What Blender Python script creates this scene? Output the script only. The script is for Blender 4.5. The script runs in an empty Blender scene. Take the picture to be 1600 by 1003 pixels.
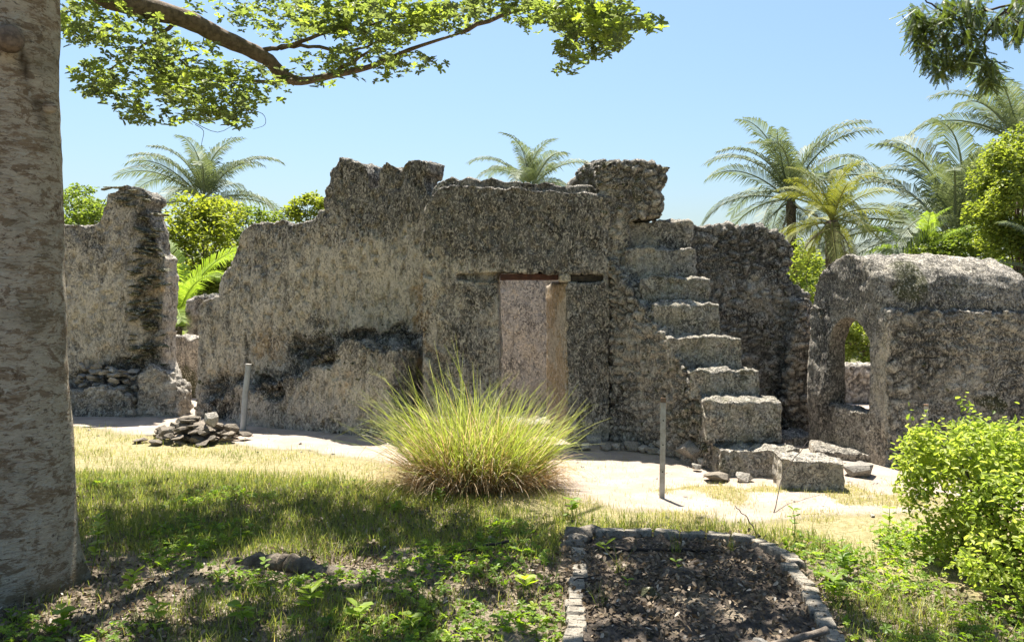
import bpy, bmesh, math, random
import numpy as np
from mathutils import Vector, Matrix
from mathutils.bvhtree import BVHTree

random.seed(7)
rng = np.random.default_rng(11)
SC = bpy.context.scene
COL = SC.collection
R = math.radians
PI = math.pi

# ------------------------------------------------------------------ camera, sky, sun, exposure
EYE, F, HX, HY = 1.6, 1250.0, 800.0, 470.0
cam_d = bpy.data.cameras.new('camera')
cam = bpy.data.objects.new('camera', cam_d)
COL.objects.link(cam)
SC.camera = cam
cam.location = (0, 0, EYE)
cam.rotation_euler = (R(90), 0, 0)
cam_d.sensor_width = 36
cam_d.lens = F / 1600 * 36
cam_d.shift_y = -(501.5 - HY) / 1600
cam_d.clip_start = 0.05
cam_d.clip_end = 2000

SUN_EL, SUN_AZ = R(69), R(-17)
world = bpy.data.worlds.new('World')
SC.world = world
world.use_nodes = True
wn = world.node_tree
sky = wn.nodes.new('ShaderNodeTexSky')
sky.sky_type = 'NISHITA'
sky.sun_disc = False
sky.sun_elevation = SUN_EL
sky.sun_rotation = SUN_AZ % (2 * PI)
sky.air_density = 1.5
sky.dust_density = 1.8
sky.ozone_density = 8.0
wn.links.new(sky.outputs[0], wn.nodes['Background'].inputs[0])
wn.nodes['Background'].inputs[1].default_value = 0.0515
sun_d = bpy.data.lights.new('sun', 'SUN')
sun = bpy.data.objects.new('sun', sun_d)
COL.objects.link(sun)
sun_d.energy = 4.5
sun_d.angle = R(0.5)
sun_d.color = (1, 0.955, 0.87)
TOSUN = Vector((math.sin(SUN_AZ) * math.cos(SUN_EL), math.cos(SUN_AZ) * math.cos(SUN_EL), math.sin(SUN_EL)))
sun.rotation_euler = (-TOSUN).to_track_quat('-Z', 'Y').to_euler()
sun.location = TOSUN * 60
SC.view_settings.view_transform = 'Standard'
SC.view_settings.look = 'None'
SC.view_settings.gamma = 1
SC.view_settings.use_curve_mapping = False
SC.view_settings.exposure = 1.8
SC.render.engine = 'CYCLES'
SC.cycles.use_denoising = True
SC.cycles.max_bounces = 8
SC.cycles.transparent_max_bounces = 8


# ------------------------------------------------------------------ helpers
def W(px, py, D):
    return Vector(((px - HX) / F * D, D, EYE - (py - HY) / F * D))


class Plane:
    """a vertical wall plane through two plan points; pt() finds where the sight line of a photo point meets it"""
    def __init__(s, x0, y0, x1, y1):
        s.a = Vector((x0, y0, 0)); s.d = Vector((x1 - x0, y1 - y0, 0)).normalized()
        s.n = Vector((-s.d.y, s.d.x, 0))          # points into the wall (away from the camera)
        if s.n.y < 0: s.n = -s.n

    def pt(s, px, py):
        r = Vector(((px - HX) / F, 1, 0))
        D = s.a.dot(s.n) / r.dot(s.n)
        return W(px, py, D)


def tag(o, label=None, cat=None, group=None, kind=None):
    if label: o['label'] = label
    if cat: o['category'] = cat
    if group: o['group'] = group
    if kind: o['kind'] = kind
    return o


def empty(name, loc, label=None, cat=None, group=None):
    o = bpy.data.objects.new(name, None)
    o.empty_display_size = 0.2
    o.location = loc
    COL.objects.link(o)
    return tag(o, label, cat, group)


def mesh_np(name, V, faces, mat, parent=None, attrs=None, smooth=False, local=False):
    """V (n,3) in world coordinates; faces = list of index arrays (n,k) with one k each"""
    me = bpy.data.meshes.new(name)
    V = np.asarray(V, dtype=np.float32)
    if parent is not None and not local:
        V = V - np.array(world_loc(parent), dtype=np.float32)
    faces = [np.asarray(f, dtype=np.int32) for f in faces if len(f)]
    nl = sum(f.size for f in faces); nf = sum(len(f) for f in faces)
    me.vertices.add(len(V)); me.vertices.foreach_set('co', V.ravel())
    me.loops.add(nl); me.loops.foreach_set('vertex_index', np.concatenate([f.ravel() for f in faces]))
    me.polygons.add(nf)
    sizes = np.concatenate([np.full(len(f), f.shape[1], dtype=np.int32) for f in faces])
    me.polygons.foreach_set('loop_start', np.concatenate([[0], np.cumsum(sizes)[:-1]]).astype(np.int32))
    me.polygons.foreach_set('use_smooth', np.full(nf, smooth))
    me.update(calc_edges=True)
    for k, a in (attrs or {}).items():
        a = np.asarray(a, dtype=np.float32)
        if a.ndim == 1:
            at = me.attributes.new(k, 'FLOAT', 'POINT'); at.data.foreach_set('value', a)
        else:
            at = me.attributes.new(k, 'FLOAT_COLOR', 'POINT'); at.data.foreach_set('color', a.ravel())
    if mat: me.materials.append(mat)
    return link(name, me, parent)


def link(name, me, parent=None):
    o = bpy.data.objects.new(name, me)
    COL.objects.link(o)
    if parent is not None: o.parent = parent
    return o


def world_loc(o):
    v = Vector(o.location)
    while o.parent is not None:
        o = o.parent; v += Vector(o.location)
    return v


def vhash(i, seed):
    x = (i[..., 0].astype(np.uint32) * np.uint32(374761393) + i[..., 1].astype(np.uint32) * np.uint32(668265263)
         + i[..., 2].astype(np.uint32) * np.uint32(2147483647) + np.uint32(seed * 362437 + 12345))
    x = (x ^ (x >> np.uint32(13))) * np.uint32(1274126177)
    x = (x ^ (x >> np.uint32(16))) * np.uint32(2246822519)
    return ((x ^ (x >> np.uint32(15))) & np.uint32(0xFFFFFF)).astype(np.float32) / float(0xFFFFFF)


def vnoise(p, seed=0):
    with np.errstate(over='ignore'):
        i = np.floor(p).astype(np.int64); f = (p - i).astype(np.float32); f = f * f * (3 - 2 * f)
        out = np.zeros(len(p), dtype=np.float32)
        for dx in (0, 1):
            for dy in (0, 1):
                for dz in (0, 1):
                    w = (f[:, 0] if dx else 1 - f[:, 0]) * (f[:, 1] if dy else 1 - f[:, 1]) * (f[:, 2] if dz else 1 - f[:, 2])
                    out += w * vhash(i + np.array([dx, dy, dz]), seed)
    return out * 2 - 1


def fbm(p, sc, octv=3, seed=0):
    p = np.asarray(p, dtype=np.float32) * np.asarray(sc, dtype=np.float32)
    o = 0; a = 1.0
    for k in range(octv):
        o = o + a * vnoise(p * (2 ** k) + 17.3 * k, seed + k); a *= .5
    return o


def worley(p, sc, seed=0):
    p = np.asarray(p, dtype=np.float32) * np.asarray(sc, dtype=np.float32)
    i = np.floor(p).astype(np.int64)
    f1 = np.full(len(p), 9, np.float32); f2 = f1.copy(); idv = np.zeros(len(p), np.float32)
    with np.errstate(over='ignore'):
        for dx in (-1, 0, 1):
            for dy in (-1, 0, 1):
                for dz in (-1, 0, 1):
                    c = i + np.array([dx, dy, dz])
                    q = c + np.stack([vhash(c, seed), vhash(c, seed + 5), vhash(c, seed + 9)], 1)
                    d = np.linalg.norm(q - p, axis=1)
                    nearer = d < f1
                    f2 = np.where(nearer, f1, np.minimum(f2, d)); f1 = np.where(nearer, d, f1)
                    idv = np.where(nearer, vhash(c, seed + 21), idv)
    return f1, f2, idv


def smooth01(x, a, b):
    t = np.clip((x - a) / (b - a), 0, 1)
    return t * t * (3 - 2 * t)


# ------------------------------------------------------------------ materials
class NT:
    def __init__(s, name):
        s.m = bpy.data.materials.new(name); s.m.use_nodes = True
        s.t = s.m.node_tree; s.t.nodes.clear()
        s.out = s.n('ShaderNodeOutputMaterial')

    def n(s, kind, **kw):
        o = s.t.nodes.new(kind)
        for k, v in kw.items(): setattr(o, k, v)
        return o

    def l(s, a, b): s.t.links.new(a, b)

    def put(s, sock, v):
        if hasattr(v, 'default_value') or hasattr(v, 'is_output'): s.l(v, sock)
        elif isinstance(v, (tuple, list)) and len(v) == 3 and sock.type == 'RGBA': sock.default_value = (*v, 1)
        else: sock.default_value = v

    def noise(s, vec, scale, detail=6, rough=.6, dist=0):
        o = s.n('ShaderNodeTexNoise'); s.l(vec, o.inputs['Vector'])
        o.inputs['Scale'].default_value = scale; o.inputs['Detail'].default_value = detail
        o.inputs['Roughness'].default_value = rough; o.inputs['Distortion'].default_value = dist
        return o.outputs['Fac']

    def vor(s, vec, scale, feature='F1', out='Distance', rand=1):
        o = s.n('ShaderNodeTexVoronoi', feature=feature); s.l(vec, o.inputs['Vector'])
        o.inputs['Scale'].default_value = scale; o.inputs['Randomness'].default_value = rand
        return o.outputs[out]

    def map(s, vec, scale=(1, 1, 1), loc=(0, 0, 0)):
        o = s.n('ShaderNodeMapping'); s.l(vec, o.inputs['Vector'])
        o.inputs['Scale'].default_value = scale; o.inputs['Location'].default_value = loc
        return o.outputs[0]

    def rng(s, v, a, b, c=0, d=1):
        o = s.n('ShaderNodeMapRange', interpolation_type='SMOOTHSTEP'); s.put(o.inputs[0], v)
        for k, x in enumerate((a, b, c, d)): o.inputs[k + 1].default_value = x
        return o.outputs[0]

    def mix(s, fac, a, b, mode='MIX'):
        o = s.n('ShaderNodeMix', data_type='RGBA', blend_type=mode)
        s.put(o.inputs[0], fac); s.put(o.inputs[6], a); s.put(o.inputs[7], b)
        return o.outputs[2]

    def math(s, op, a, b=0.0, clamp=False):
        o = s.n('ShaderNodeMath', operation=op, use_clamp=clamp); s.put(o.inputs[0], a); s.put(o.inputs[1], b)
        return o.outputs[0]

    def attr(s, name, out='Fac'):
        o = s.n('ShaderNodeAttribute', attribute_name=name); return o.outputs[out]

    def ramp(s, v, stops):
        o = s.n('ShaderNodeValToRGB'); s.put(o.inputs[0], v)
        e = o.color_ramp.elements
        while len(e) < len(stops): e.new(0.5)
        for k, (p, c) in enumerate(stops):
            e[k].position = p; e[k].color = (*c, 1)
        return o.outputs[0]

    def bump(s, h, strength, dist, prev=None):
        o = s.n('ShaderNodeBump'); s.l(h, o.inputs['Height'])
        o.inputs['Strength'].default_value = strength; o.inputs['Distance'].default_value = dist
        if prev is not None: s.l(prev, o.inputs['Normal'])
        return o.outputs[0]

    def bsdf(s, color, rough=.9, normal=None, spec=.2):
        o = s.n('ShaderNodeBsdfPrincipled'); s.put(o.inputs['Base Color'], color)
        s.put(o.inputs['Roughness'], rough); o.inputs['Specular IOR Level'].default_value = spec
        if normal is not None: s.l(normal, o.inputs['Normal'])
        return o.outputs[0]

    def done(s, sh): s.l(sh, s.out.inputs[0]); return s.m


def wall_material(name, light, dark, streak, extra=0.0):
    """coral rag plaster: warm grey render, black lichen flecks, cream and ochre bared patches, moss"""
    t = NT(name)
    P = t.n('ShaderNodeTexCoord').outputs['Object']
    G = t.n('ShaderNodeNewGeometry').outputs['Position']
    Ps = t.map(G, (1, 1, streak))
    big = t.noise(G, 1.6, 4, .6)
    mid = t.noise(Ps, 9, 6, .68)
    fine = t.noise(Ps, 34, 5, .7, .6)
    grit = t.noise(G, 120, 3, .7)
    sep = t.n('ShaderNodeSeparateColor'); t.l(t.attr('m', 'Color'), sep.inputs[0])
    mr, mg, mb = sep.outputs
    cell = t.attr('cell'); joint = t.attr('joint')
    edge = t.noise(G, 2.3, 7, .68); edge2 = t.noise(t.map(G, (1, 1, .8), (9, 4, 2)), 2.0, 7, .7)
    run = t.noise(t.map(G, (1, 1, .16), (2, 2, 2)), 5.5, 5, .6)
    ma = t.attr('m', 'Alpha')
    base = t.mix(t.rng(mid, .36, .62), dark, light)
    base = t.mix(t.rng(t.math('ADD', t.math('MULTIPLY', mg, .62), t.math('MULTIPLY', t.math('SUBTRACT', mid, .5), 1.7)), .10, .45),
                 base, (.84, .74, .575))
    base = t.mix(t.rng(t.math('ADD', t.math('MULTIPLY', mb, .8), t.math('MULTIPLY', t.math('SUBTRACT', mid, .5), 1.3)), .2, .75),
                 base, (.66, .48, .29))
    base = t.mix(t.rng(t.math('ADD', edge, t.math('MULTIPLY', mg, .07)), .555, .585, 0, .6), base, (.76, .68, .56))
    base = t.mix(t.rng(edge2, .575, .605, 0, .5), base, (.27, .25, .225))
    base = t.mix(t.rng(t.math('ADD', run, t.math('MULTIPLY', mr, .06)), .57, .68, 0, .6), base, (.13, .122, .11))
    base = t.mix(t.rng(cell, 0, .5, 0, .5), base, (.72, .65, .55))
    base = t.mix(t.rng(cell, 0, -.5, 0, .55), base, (.20, .185, .165))
    # black lichen and painted-in shade: where the mask is strong nearly everywhere, elsewhere only as flecks
    lich_shade = t.math('ADD', t.math('MULTIPLY', t.math('ADD', mr, extra), .62), t.math('MULTIPLY', t.math('SUBTRACT', big, .5), 1.3))
    lich_shade = t.math('ADD', lich_shade, t.math('MULTIPLY', t.math('SUBTRACT', fine, .5), 1.5))
    lich_shade = t.math('SUBTRACT', lich_shade, t.math('MULTIPLY', mg, .22))
    base = t.mix(t.rng(lich_shade, .12, .62, 0, .82), base, (.165, .156, .14))
    pale = t.rng(t.noise(t.map(G, (1, 1, streak), (4, 2, 9)), 46, 4, .65), .55, .65, 0, .8)
    base = t.mix(pale, base, (.60, .55, .47))
    moss = t.math('ADD', t.math('MULTIPLY', ma, .95), t.math('MULTIPLY', t.math('SUBTRACT', mid, .5), 1.2))
    base = t.mix(t.rng(moss, .28, .8, 0, .85), base, (.12, .125, .05))
    base = t.mix(t.rng(grit, .3, .7, 0, .35), base, (.03, .028, .026), 'MIX')
    gap = t.noise(t.map(G, (1, 1, streak * .8), (7, 3, 5)), 30, 3, .62, 1.6)
    gap2 = t.noise(t.map(G, (1, 1, streak), (1, 8, 2)), 62, 3, .62, 1.2)
    dens = t.noise(t.map(G, (1, 1, 1), (5, 5, 1)), 3.2, 3, .6)
    g1 = t.math('ADD', gap, t.math('MULTIPLY', t.math('SUBTRACT', .5, dens), .35))
    pitm = t.math('MULTIPLY', t.rng(g1, .33, .45), t.rng(gap2, .30, .44))
    base = t.mix(t.math('MULTIPLY', t.math('SUBTRACT', 1, pitm), t.math('ADD', .56, t.math('SUBTRACT', t.math('MULTIPLY', mr, .3), t.math('MULTIPLY', mg, .3)), True)), base, (.05, .046, .041))
    base = t.mix(t.rng(gap, .53, .62, 0, .6), base, (.80, .72, .60))
    base = t.mix(t.math('MULTIPLY', joint, .72), base, (.06, .055, .048))
    n = t.bump(t.math('ADD', t.math('ADD', fine, t.math('MULTIPLY', grit, .4)), t.math('MULTIPLY', pitm, .9)), 1, .04)
    return t.done(t.bsdf(base, .95, n, .1))


def stone_material(name, c1, c2, c3, moss=0.0):
    t = NT(name)
    G = t.n('ShaderNodeNewGeometry').outputs['Position']
    rnd = t.n('ShaderNodeObjectInfo').outputs['Random']
    mid = t.noise(G, 14, 6, .7)
    fine = t.noise(G, 70, 5, .7)
    base = t.mix(t.rng(mid, .35, .65), c1, c2)
    base = t.mix(t.math('MULTIPLY', rnd, .55), base, c3)
    base = t.mix(t.rng(fine, .5, .66, 0, .8), base, (.035, .033, .03))
    if moss: base = t.mix(t.rng(t.noise(G, 8, 4, .6), .45, .65, 0, moss), base, (.085, .088, .03))
    n = t.bump(t.math('ADD', fine, t.math('MULTIPLY', mid, .7)), 1, .02)
    return t.done(t.bsdf(base, .95, n, .1))


def leaf_material(name, stops, trans=.42, tcol=None, rough=.5, spec=.35):
    t = NT(name)
    v = t.attr('var')
    c = t.ramp(v, stops)
    G = t.n('ShaderNodeNewGeometry').outputs['Position']
    c = t.mix(t.rng(t.noise(G, 40, 3, .6), .3, .7, 0, .3), c, (.03, .04, .012))
    p = t.bsdf(c, rough, None, spec)
    tr = t.n('ShaderNodeBsdfTranslucent')
    t.l(t.mix(1.0, c, tcol or (1.7, 1.75, .6), 'MULTIPLY'), tr.inputs[0])
    mx = t.n('ShaderNodeMixShader'); mx.inputs[0].default_value = trans
    t.l(p, mx.inputs[1]); t.l(tr.outputs[0], mx.inputs[2])
    return t.done(mx.outputs[0])


M = {}
M['wall_pitted'] = wall_material('pitted coral plaster', (.76, .67, .545), (.54, .485, .405), .72)
M['wall_rubble'] = wall_material('rubble coral masonry', (.70, .625, .515), (.47, .425, .355), .9)
M['wall_inner'] = wall_material('pale inner plaster', (.74, .715, .665), (.62, .595, .555), .8, -.25)
M['facing'] = wall_material('facing stone', (.56, .505, .43), (.31, .285, .245), 1.0, .25)
M['facing_dark'] = wall_material('dark facing stone', (.46, .415, .35), (.25, .23, .2), 1.0, .5)
M['stone'] = stone_material('coral stone', (.52, .47, .40), (.34, .31, .27), (.62, .56, .47))
M['stone_pile'] = stone_material('weathered rubble', (.235, .20, .16), (.13, .113, .09), (.33, .28, .22))
M['stone_dark'] = stone_material('dark coral stone', (.32, .295, .255), (.19, .178, .16), (.44, .40, .34))
M['stone_mossy'] = stone_material('mossy coral stone', (.46, .42, .35), (.29, .265, .21), (.56, .5, .41), .75)
M['edging'] = stone_material('edging stone', (.40, .35, .28), (.27, .235, .185), (.33, .295, .24))


def ground_material():
    t = NT('ground')
    G = t.n('ShaderNodeNewGeometry').outputs['Position']
    sep = t.n('ShaderNodeSeparateColor'); t.l(t.attr('zone', 'Color'), sep.inputs[0])
    sand, dry, soil = sep.outputs
    n1 = t.noise(G, 3, 6, .65); n2 = t.noise(G, 22, 5, .7); n3 = t.noise(G, 110, 4, .7)
    csand = t.mix(t.rng(n1, .35, .65), (.48, .395, .32), (.37, .30, .24))
    csand = t.mix(t.rng(n3, .52, .7, 0, .5), csand, (.26, .21, .16))
    cdry = t.mix(t.rng(n2, .38, .6), (.40, .325, .185), (.27, .235, .115))
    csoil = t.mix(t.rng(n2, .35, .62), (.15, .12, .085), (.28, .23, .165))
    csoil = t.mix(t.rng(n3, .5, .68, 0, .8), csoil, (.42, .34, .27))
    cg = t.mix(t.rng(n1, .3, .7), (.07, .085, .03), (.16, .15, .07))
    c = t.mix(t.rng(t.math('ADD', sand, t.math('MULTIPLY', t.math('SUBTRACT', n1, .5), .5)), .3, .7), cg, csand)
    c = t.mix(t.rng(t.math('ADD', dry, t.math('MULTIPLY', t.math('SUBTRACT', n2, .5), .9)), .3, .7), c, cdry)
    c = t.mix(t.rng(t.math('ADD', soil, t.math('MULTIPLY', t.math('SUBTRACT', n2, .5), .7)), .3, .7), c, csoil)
    nn = t.bump(t.math('ADD', n2, t.math('MULTIPLY', n3, .5)), 1, .03)
    return t.done(t.bsdf(c, .95, nn, .08))


def bark_material():
    t = NT('banded bark')
    G = t.n('ShaderNodeTexCoord').outputs['Object']
    band = t.noise(t.map(G, (1, 1, 2.1)), 5.0, 7, .70, .8)
    fine = t.noise(t.map(G, (1, 1, 3)), 26, 6, .7, .6)
    big = t.noise(t.map(G, (1, 1, 1.6), (3, 1, 2)), 2.0, 5, .6)
    c = t.mix(t.rng(fine, .3, .7), (.40, .335, .25), (.57, .49, .375))
    c = t.mix(t.rng(t.math('ADD', t.math('MULTIPLY', band, .6), t.math('MULTIPLY', fine, .4)), .5, .56, 0, .9), c, (.26, .185, .115))
    lic = t.noise(t.map(G, (1, 1, 1.8), (8, 3, 1)), 17, 5, .62)
    c = t.mix(t.rng(lic, .60, .635, 0, .75), c, (.50, .455, .37))
    c = t.mix(t.rng(t.noise(G, 6, 6, .75), .60, .66, 0, .85), c, (.12, .078, .047))
    c = t.mix(t.rng(t.noise(t.map(G, (1, 1, 2.4), (1, 6, 3)), 8, 7, .72, .6), .535, .575, 0, .8), c, (.20, .135, .08))
    c = t.mix(t.rng(t.noise(t.map(G, (1, 1, 2.0), (5, 6, 3)), 22, 5, .7, .4), .60, .64, 0, .75), c, (.09, .062, .04))
    c = t.mix(t.rng(big, .55, .7, 0, .4), c, (.16, .15, .10))
    c = t.mix(t.rng(t.noise(t.map(G, (1, 1, 9)), 13, 3, .6), .60, .68, 0, .6), c, (.07, .045, .028))
    c = t.mix(t.math('MULTIPLY', t.attr('scar'), .92, True), c, (.045, .03, .02))
    c = t.mix(t.math('MULTIPLY', t.attr('foot'), .8, True), c, (.05, .055, .025))
    n = t.bump(t.math('ADD', t.math('ADD', fine, band), t.math('MULTIPLY', lic, .5)), 1, .022)
    return t.done(t.bsdf(c, .9, n, .12))


def simple_material(name, c1, c2, scale=20, rough=.8, bump=.01, metal=0.0):
    t = NT(name)
    G = t.n('ShaderNodeTexCoord').outputs['Object']
    a = t.noise(G, scale, 5, .65)
    n = t.bump(a, 1, bump)
    return t.done(t.bsdf(t.mix(t.rng(a, .35, .65), c1, c2), rough, n, .25))


M['ground'] = ground_material()
M['bark'] = bark_material()
M['branch'] = simple_material('branch bark', (.20, .15, .11), (.10, .075, .055), 24, .9, .015)
M['twig'] = simple_material('twig bark', (.09, .065, .045), (.05, .035, .025), 30, .9, .005)
M['palm_trunk'] = simple_material('palm trunk fibre', (.17, .125, .085), (.07, .05, .035), 12, .95, .05)
M['soil'] = simple_material('bed soil', (.05, .04, .032), (.12, .095, .072), 26, .97, .03)
M['timber'] = simple_material('red brown timber', (.085, .035, .022), (.05, .022, .016), 14, .8, .01)
M['timber_dark'] = simple_material('old dark timber', (.07, .055, .04), (.035, .028, .022), 18, .9, .01)
M['metal_post'] = simple_material('weathered grey post', (.42, .40, .36), (.30, .275, .235), 16, .65, .003)
M['rust'] = simple_material('rusty post top', (.25, .17, .11), (.16, .10, .065), 30, .85, .004)
M['pipe_post'] = simple_material('grey blue pipe', (.36, .38, .38), (.28, .29, .285), 12, .55, .002)
M['char'] = simple_material('charred stick', (.02, .016, .013), (.04, .03, .024), 40, .85, .005)
M['twig_root'] = simple_material('weathered root', (.17, .14, .105), (.07, .056, .042), 18, .95, .03)
M['deadwood'] = simple_material('grey dead wood', (.20, .165, .13), (.10, .08, .062), 30, .9, .01)

M['almond'] = leaf_material('almond leaf', [(0, (.15, .17, .12)), (.45, (.19, .235, .095)), (1, (.35, .41, .07))], .55, (1.45, 1.5, .7))
M['pinnate'] = leaf_material('pinnate leaf', [(0, (.05, .075, .035)), (.6, (.10, .13, .045)), (1, (.19, .23, .04))], .45)
M['shrub'] = leaf_material('shrub leaf', [(0, (.12, .17, .035)), (.5, (.32, .39, .075)), (1, (.58, .60, .17))], .55, (1.4, 1.5, .7))
M['grass'] = leaf_material('grass blade', [(0, (.10, .15, .03)), (.35, (.19, .24, .05)), (.65, (.31, .315, .085)), (.85, (.46, .385, .18)), (1, (.6, .52, .34))],
                           .55, (1.3, 1.3, .7))
M['clump_green'] = leaf_material('clump blade', [(0, (.27, .155, .07)), (.25, (.38, .27, .10)), (.45, (.28, .34, .065)), (.7, (.39, .46, .09)), (1, (.60, .61, .28))], .45, (1.3, 1.3, .7))
M['clump_dry'] = leaf_material('dry clump blade', [(0, (.34, .20, .10)), (.5, (.52, .36, .19)), (1, (.70, .59, .44))], .45, (1.2, 1.1, .8))
M['litter'] = leaf_material('dead leaf', [(0, (.05, .037, .027)), (.45, (.17, .125, .085)), (.8, (.36, .28, .205)), (1, (.58, .51, .42))], .2, (1.1, 1, .8), .8, .15)
M['weed'] = leaf_material('weed leaf', [(0, (.08, .14, .02)), (.5, (.19, .29, .03)), (1, (.36, .44, .05))], .5)
M['palm'] = leaf_material('palm leaflet', [(0, (.10, .125, .075)), (.5, (.17, .20, .12)), (1, (.36, .38, .28))], .3, (1.3, 1.35, .7), .6, .25)
M['palm_yellow'] = leaf_material('yellowing palm leaflet', [(0, (.12, .145, .035)), (.5, (.23, .24, .055)), (1, (.40, .36, .12))], .35, (1.3, 1.3, .6), .6, .25)
M['palm_young'] = leaf_material('young palm leaflet', [(0, (.14, .22, .03)), (.5, (.26, .36, .06)), (1, (.42, .50, .17))], .5, (1.5, 1.5, .6), .55, .3)
M['palm_dead'] = leaf_material('dead palm leaflet', [(0, (.16, .11, .07)), (.5, (.26, .2, .13)), (1, (.36, .3, .22))], .2, (1.2, 1.1, .8), .7, .2)
M['tree_yellow'] = leaf_material('yellow green foliage', [(0, (.13, .16, .04)), (.5, (.24, .27, .055)), (1, (.40, .40, .08))], .5)
M['tree_bright'] = leaf_material('bright foliage', [(0, (.12, .155, .04)), (.5, (.24, .28, .065)), (1, (.40, .42, .12))], .5)
M['tree_green'] = leaf_material('mid green foliage', [(0, (.09, .13, .04)), (.5, (.17, .22, .06)), (1, (.27, .31, .09))], .48)


# ------------------------------------------------------------------ ground
def line_y(x, pts):
    xs = [p[0] for p in pts]; ys = [p[1] for p in pts]
    return np.interp(x, xs, ys)


SAND_LINE = [(-9, 10.4), (-5.5, 10.2), (-2.85, 8.9), (-1.3, 8.1), (-.2, 7.2), (.6, 6.5), (1.6, 6.1), (2.6, 5.9), (4, 6.0), (9, 6.5)]
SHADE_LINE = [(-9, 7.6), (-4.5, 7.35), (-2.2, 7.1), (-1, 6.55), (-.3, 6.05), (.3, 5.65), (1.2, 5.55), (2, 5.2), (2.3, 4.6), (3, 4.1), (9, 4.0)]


def ground_z(x, y):
    p = np.stack([x, y, np.zeros_like(x)], 1)
    near = np.clip(1 - np.hypot(x, y - 6) / 16, 0, 1)
    soil = smooth01(line_y(x, SHADE_LINE) - y, -.2, .8)
    return (fbm(p, .9, 2, 3) * .018 + fbm(p, 5, 3, 8) * .006 * (1 + 1.6 * soil)) * (near > 0)


def gz(x, y):
    return float(ground_z(np.array([x], dtype=np.float32), np.array([y], dtype=np.float32))[0])


xs = np.concatenate([[-900, -300, -120, -60, -35, -22, -16, -13, -11, -9.5], np.arange(-8.5, 7.01, .055), [8, 9.5, 11, 13, 16, 22, 35, 60, 120, 300, 900]])
ys = np.concatenate([[-900, -300, -100, -40, -15, -6, -2, 0, 1], np.arange(2, 11.5, .05), [11.8, 12.2, 12.8, 13.5, 15, 17, 20, 25, 32, 45, 70, 120, 300, 900]])
gx, gy = np.meshgrid(xs, ys)
fx, fy = gx.ravel(), gy.ravel()
fz = ground_z(fx, fy)
P3 = np.stack([fx, fy, np.zeros_like(fx)], 1)
wob = fbm(P3, 1.2, 3, 40) * .32
sandm = smooth01(fy - line_y(fx, SAND_LINE) + wob, -.45, .45) * (1 - smooth01(fy, 13, 15)) * smooth01(fx, -9, -7)
drym = (1 - sandm) * smooth01(fy - line_y(fx, SHADE_LINE) + wob, -.35, .15) * (1 - smooth01(fy, 10.5, 12))
patch = smooth01(fbm(P3, 2.2, 3, 77), .12, .5) * .75 * smooth01(8.1 - fy, 0, 1.2)
drym = np.maximum(drym, patch * sandm)
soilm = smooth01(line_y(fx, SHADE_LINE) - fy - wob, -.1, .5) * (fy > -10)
nx, ny = len(xs), len(ys)
ii = (np.arange(ny - 1)[:, None] * nx + np.arange(nx - 1)[None]).ravel()
quads = np.stack([ii, ii + 1, ii + nx + 1, ii + nx], 1)
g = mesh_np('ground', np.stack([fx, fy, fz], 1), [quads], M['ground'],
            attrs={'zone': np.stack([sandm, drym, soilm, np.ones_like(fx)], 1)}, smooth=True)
tag(g, 'sandy courtyard ground with dry grass and shaded leaf-littered soil', 'ground', kind='structure')


# ------------------------------------------------------------------ ruin builder
def prism(poly, n, thick, jag=0.0, step=.07, keep=None):
    """front outline (world points, any order round) pushed back along n; jag roughens every edge except those near the ground"""
    pts = []
    for a, b in zip(poly, poly[1:] + poly[:1]):
        L = (b - a).length; k = max(1, int(L / step)) if jag else 1
        flat = max(a.z, b.z) < .12 or (keep and keep(a, b))
        for i in range(k):
            p = a.lerp(b, i / k)
            if jag and not flat and i: p = p + Vector((random.gauss(0, jag) * .7, 0, random.gauss(0, jag)))
            pts.append(p)
    bm = bmesh.new()
    vs = [bm.verts.new(p) for p in pts]
    f = bm.faces.new(vs)
    r = bmesh.ops.extrude_face_region(bm, geom=[f])
    bmesh.ops.translate(bm, vec=n * thick, verts=[v for v in r['geom'] if isinstance(v, bmesh.types.BMVert)])
    bmesh.ops.recalc_face_normals(bm, faces=bm.faces)
    return bm


def boxm(x0, x1, y0, y1, z0, z1, shear=(0, 0)):
    bm = bmesh.new()
    bmesh.ops.create_cube(bm, size=1)
    for v in bm.verts:
        v.co = Vector((x0 + (v.co.x + .5) * (x1 - x0), y0 + (v.co.y + .5) * (y1 - y0), z0 + (v.co.z + .5) * (z1 - z0)))
    return bm


def merge(bms):
    me = bpy.data.meshes.new('raw'); out = bmesh.new()
    for b in bms:
        b.to_mesh(me); out.from_mesh(me); b.free()
    bpy.data.meshes.remove(me)
    return out


def project(V):
    return HX + F * V[:, 0] / V[:, 1], HY - F * (V[:, 2] - EYE) / V[:, 1]


def blob(px, py, blobs):
    o = np.zeros(len(px), np.float32)
    for (cx, cy, rx, ry, a) in blobs:
        d = np.sqrt(((px - cx) / rx) ** 2 + ((py - cy) / ry) ** 2)
        o = np.maximum(o, a * (1 - smooth01(d, .45, 1.15)))
    return o


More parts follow.
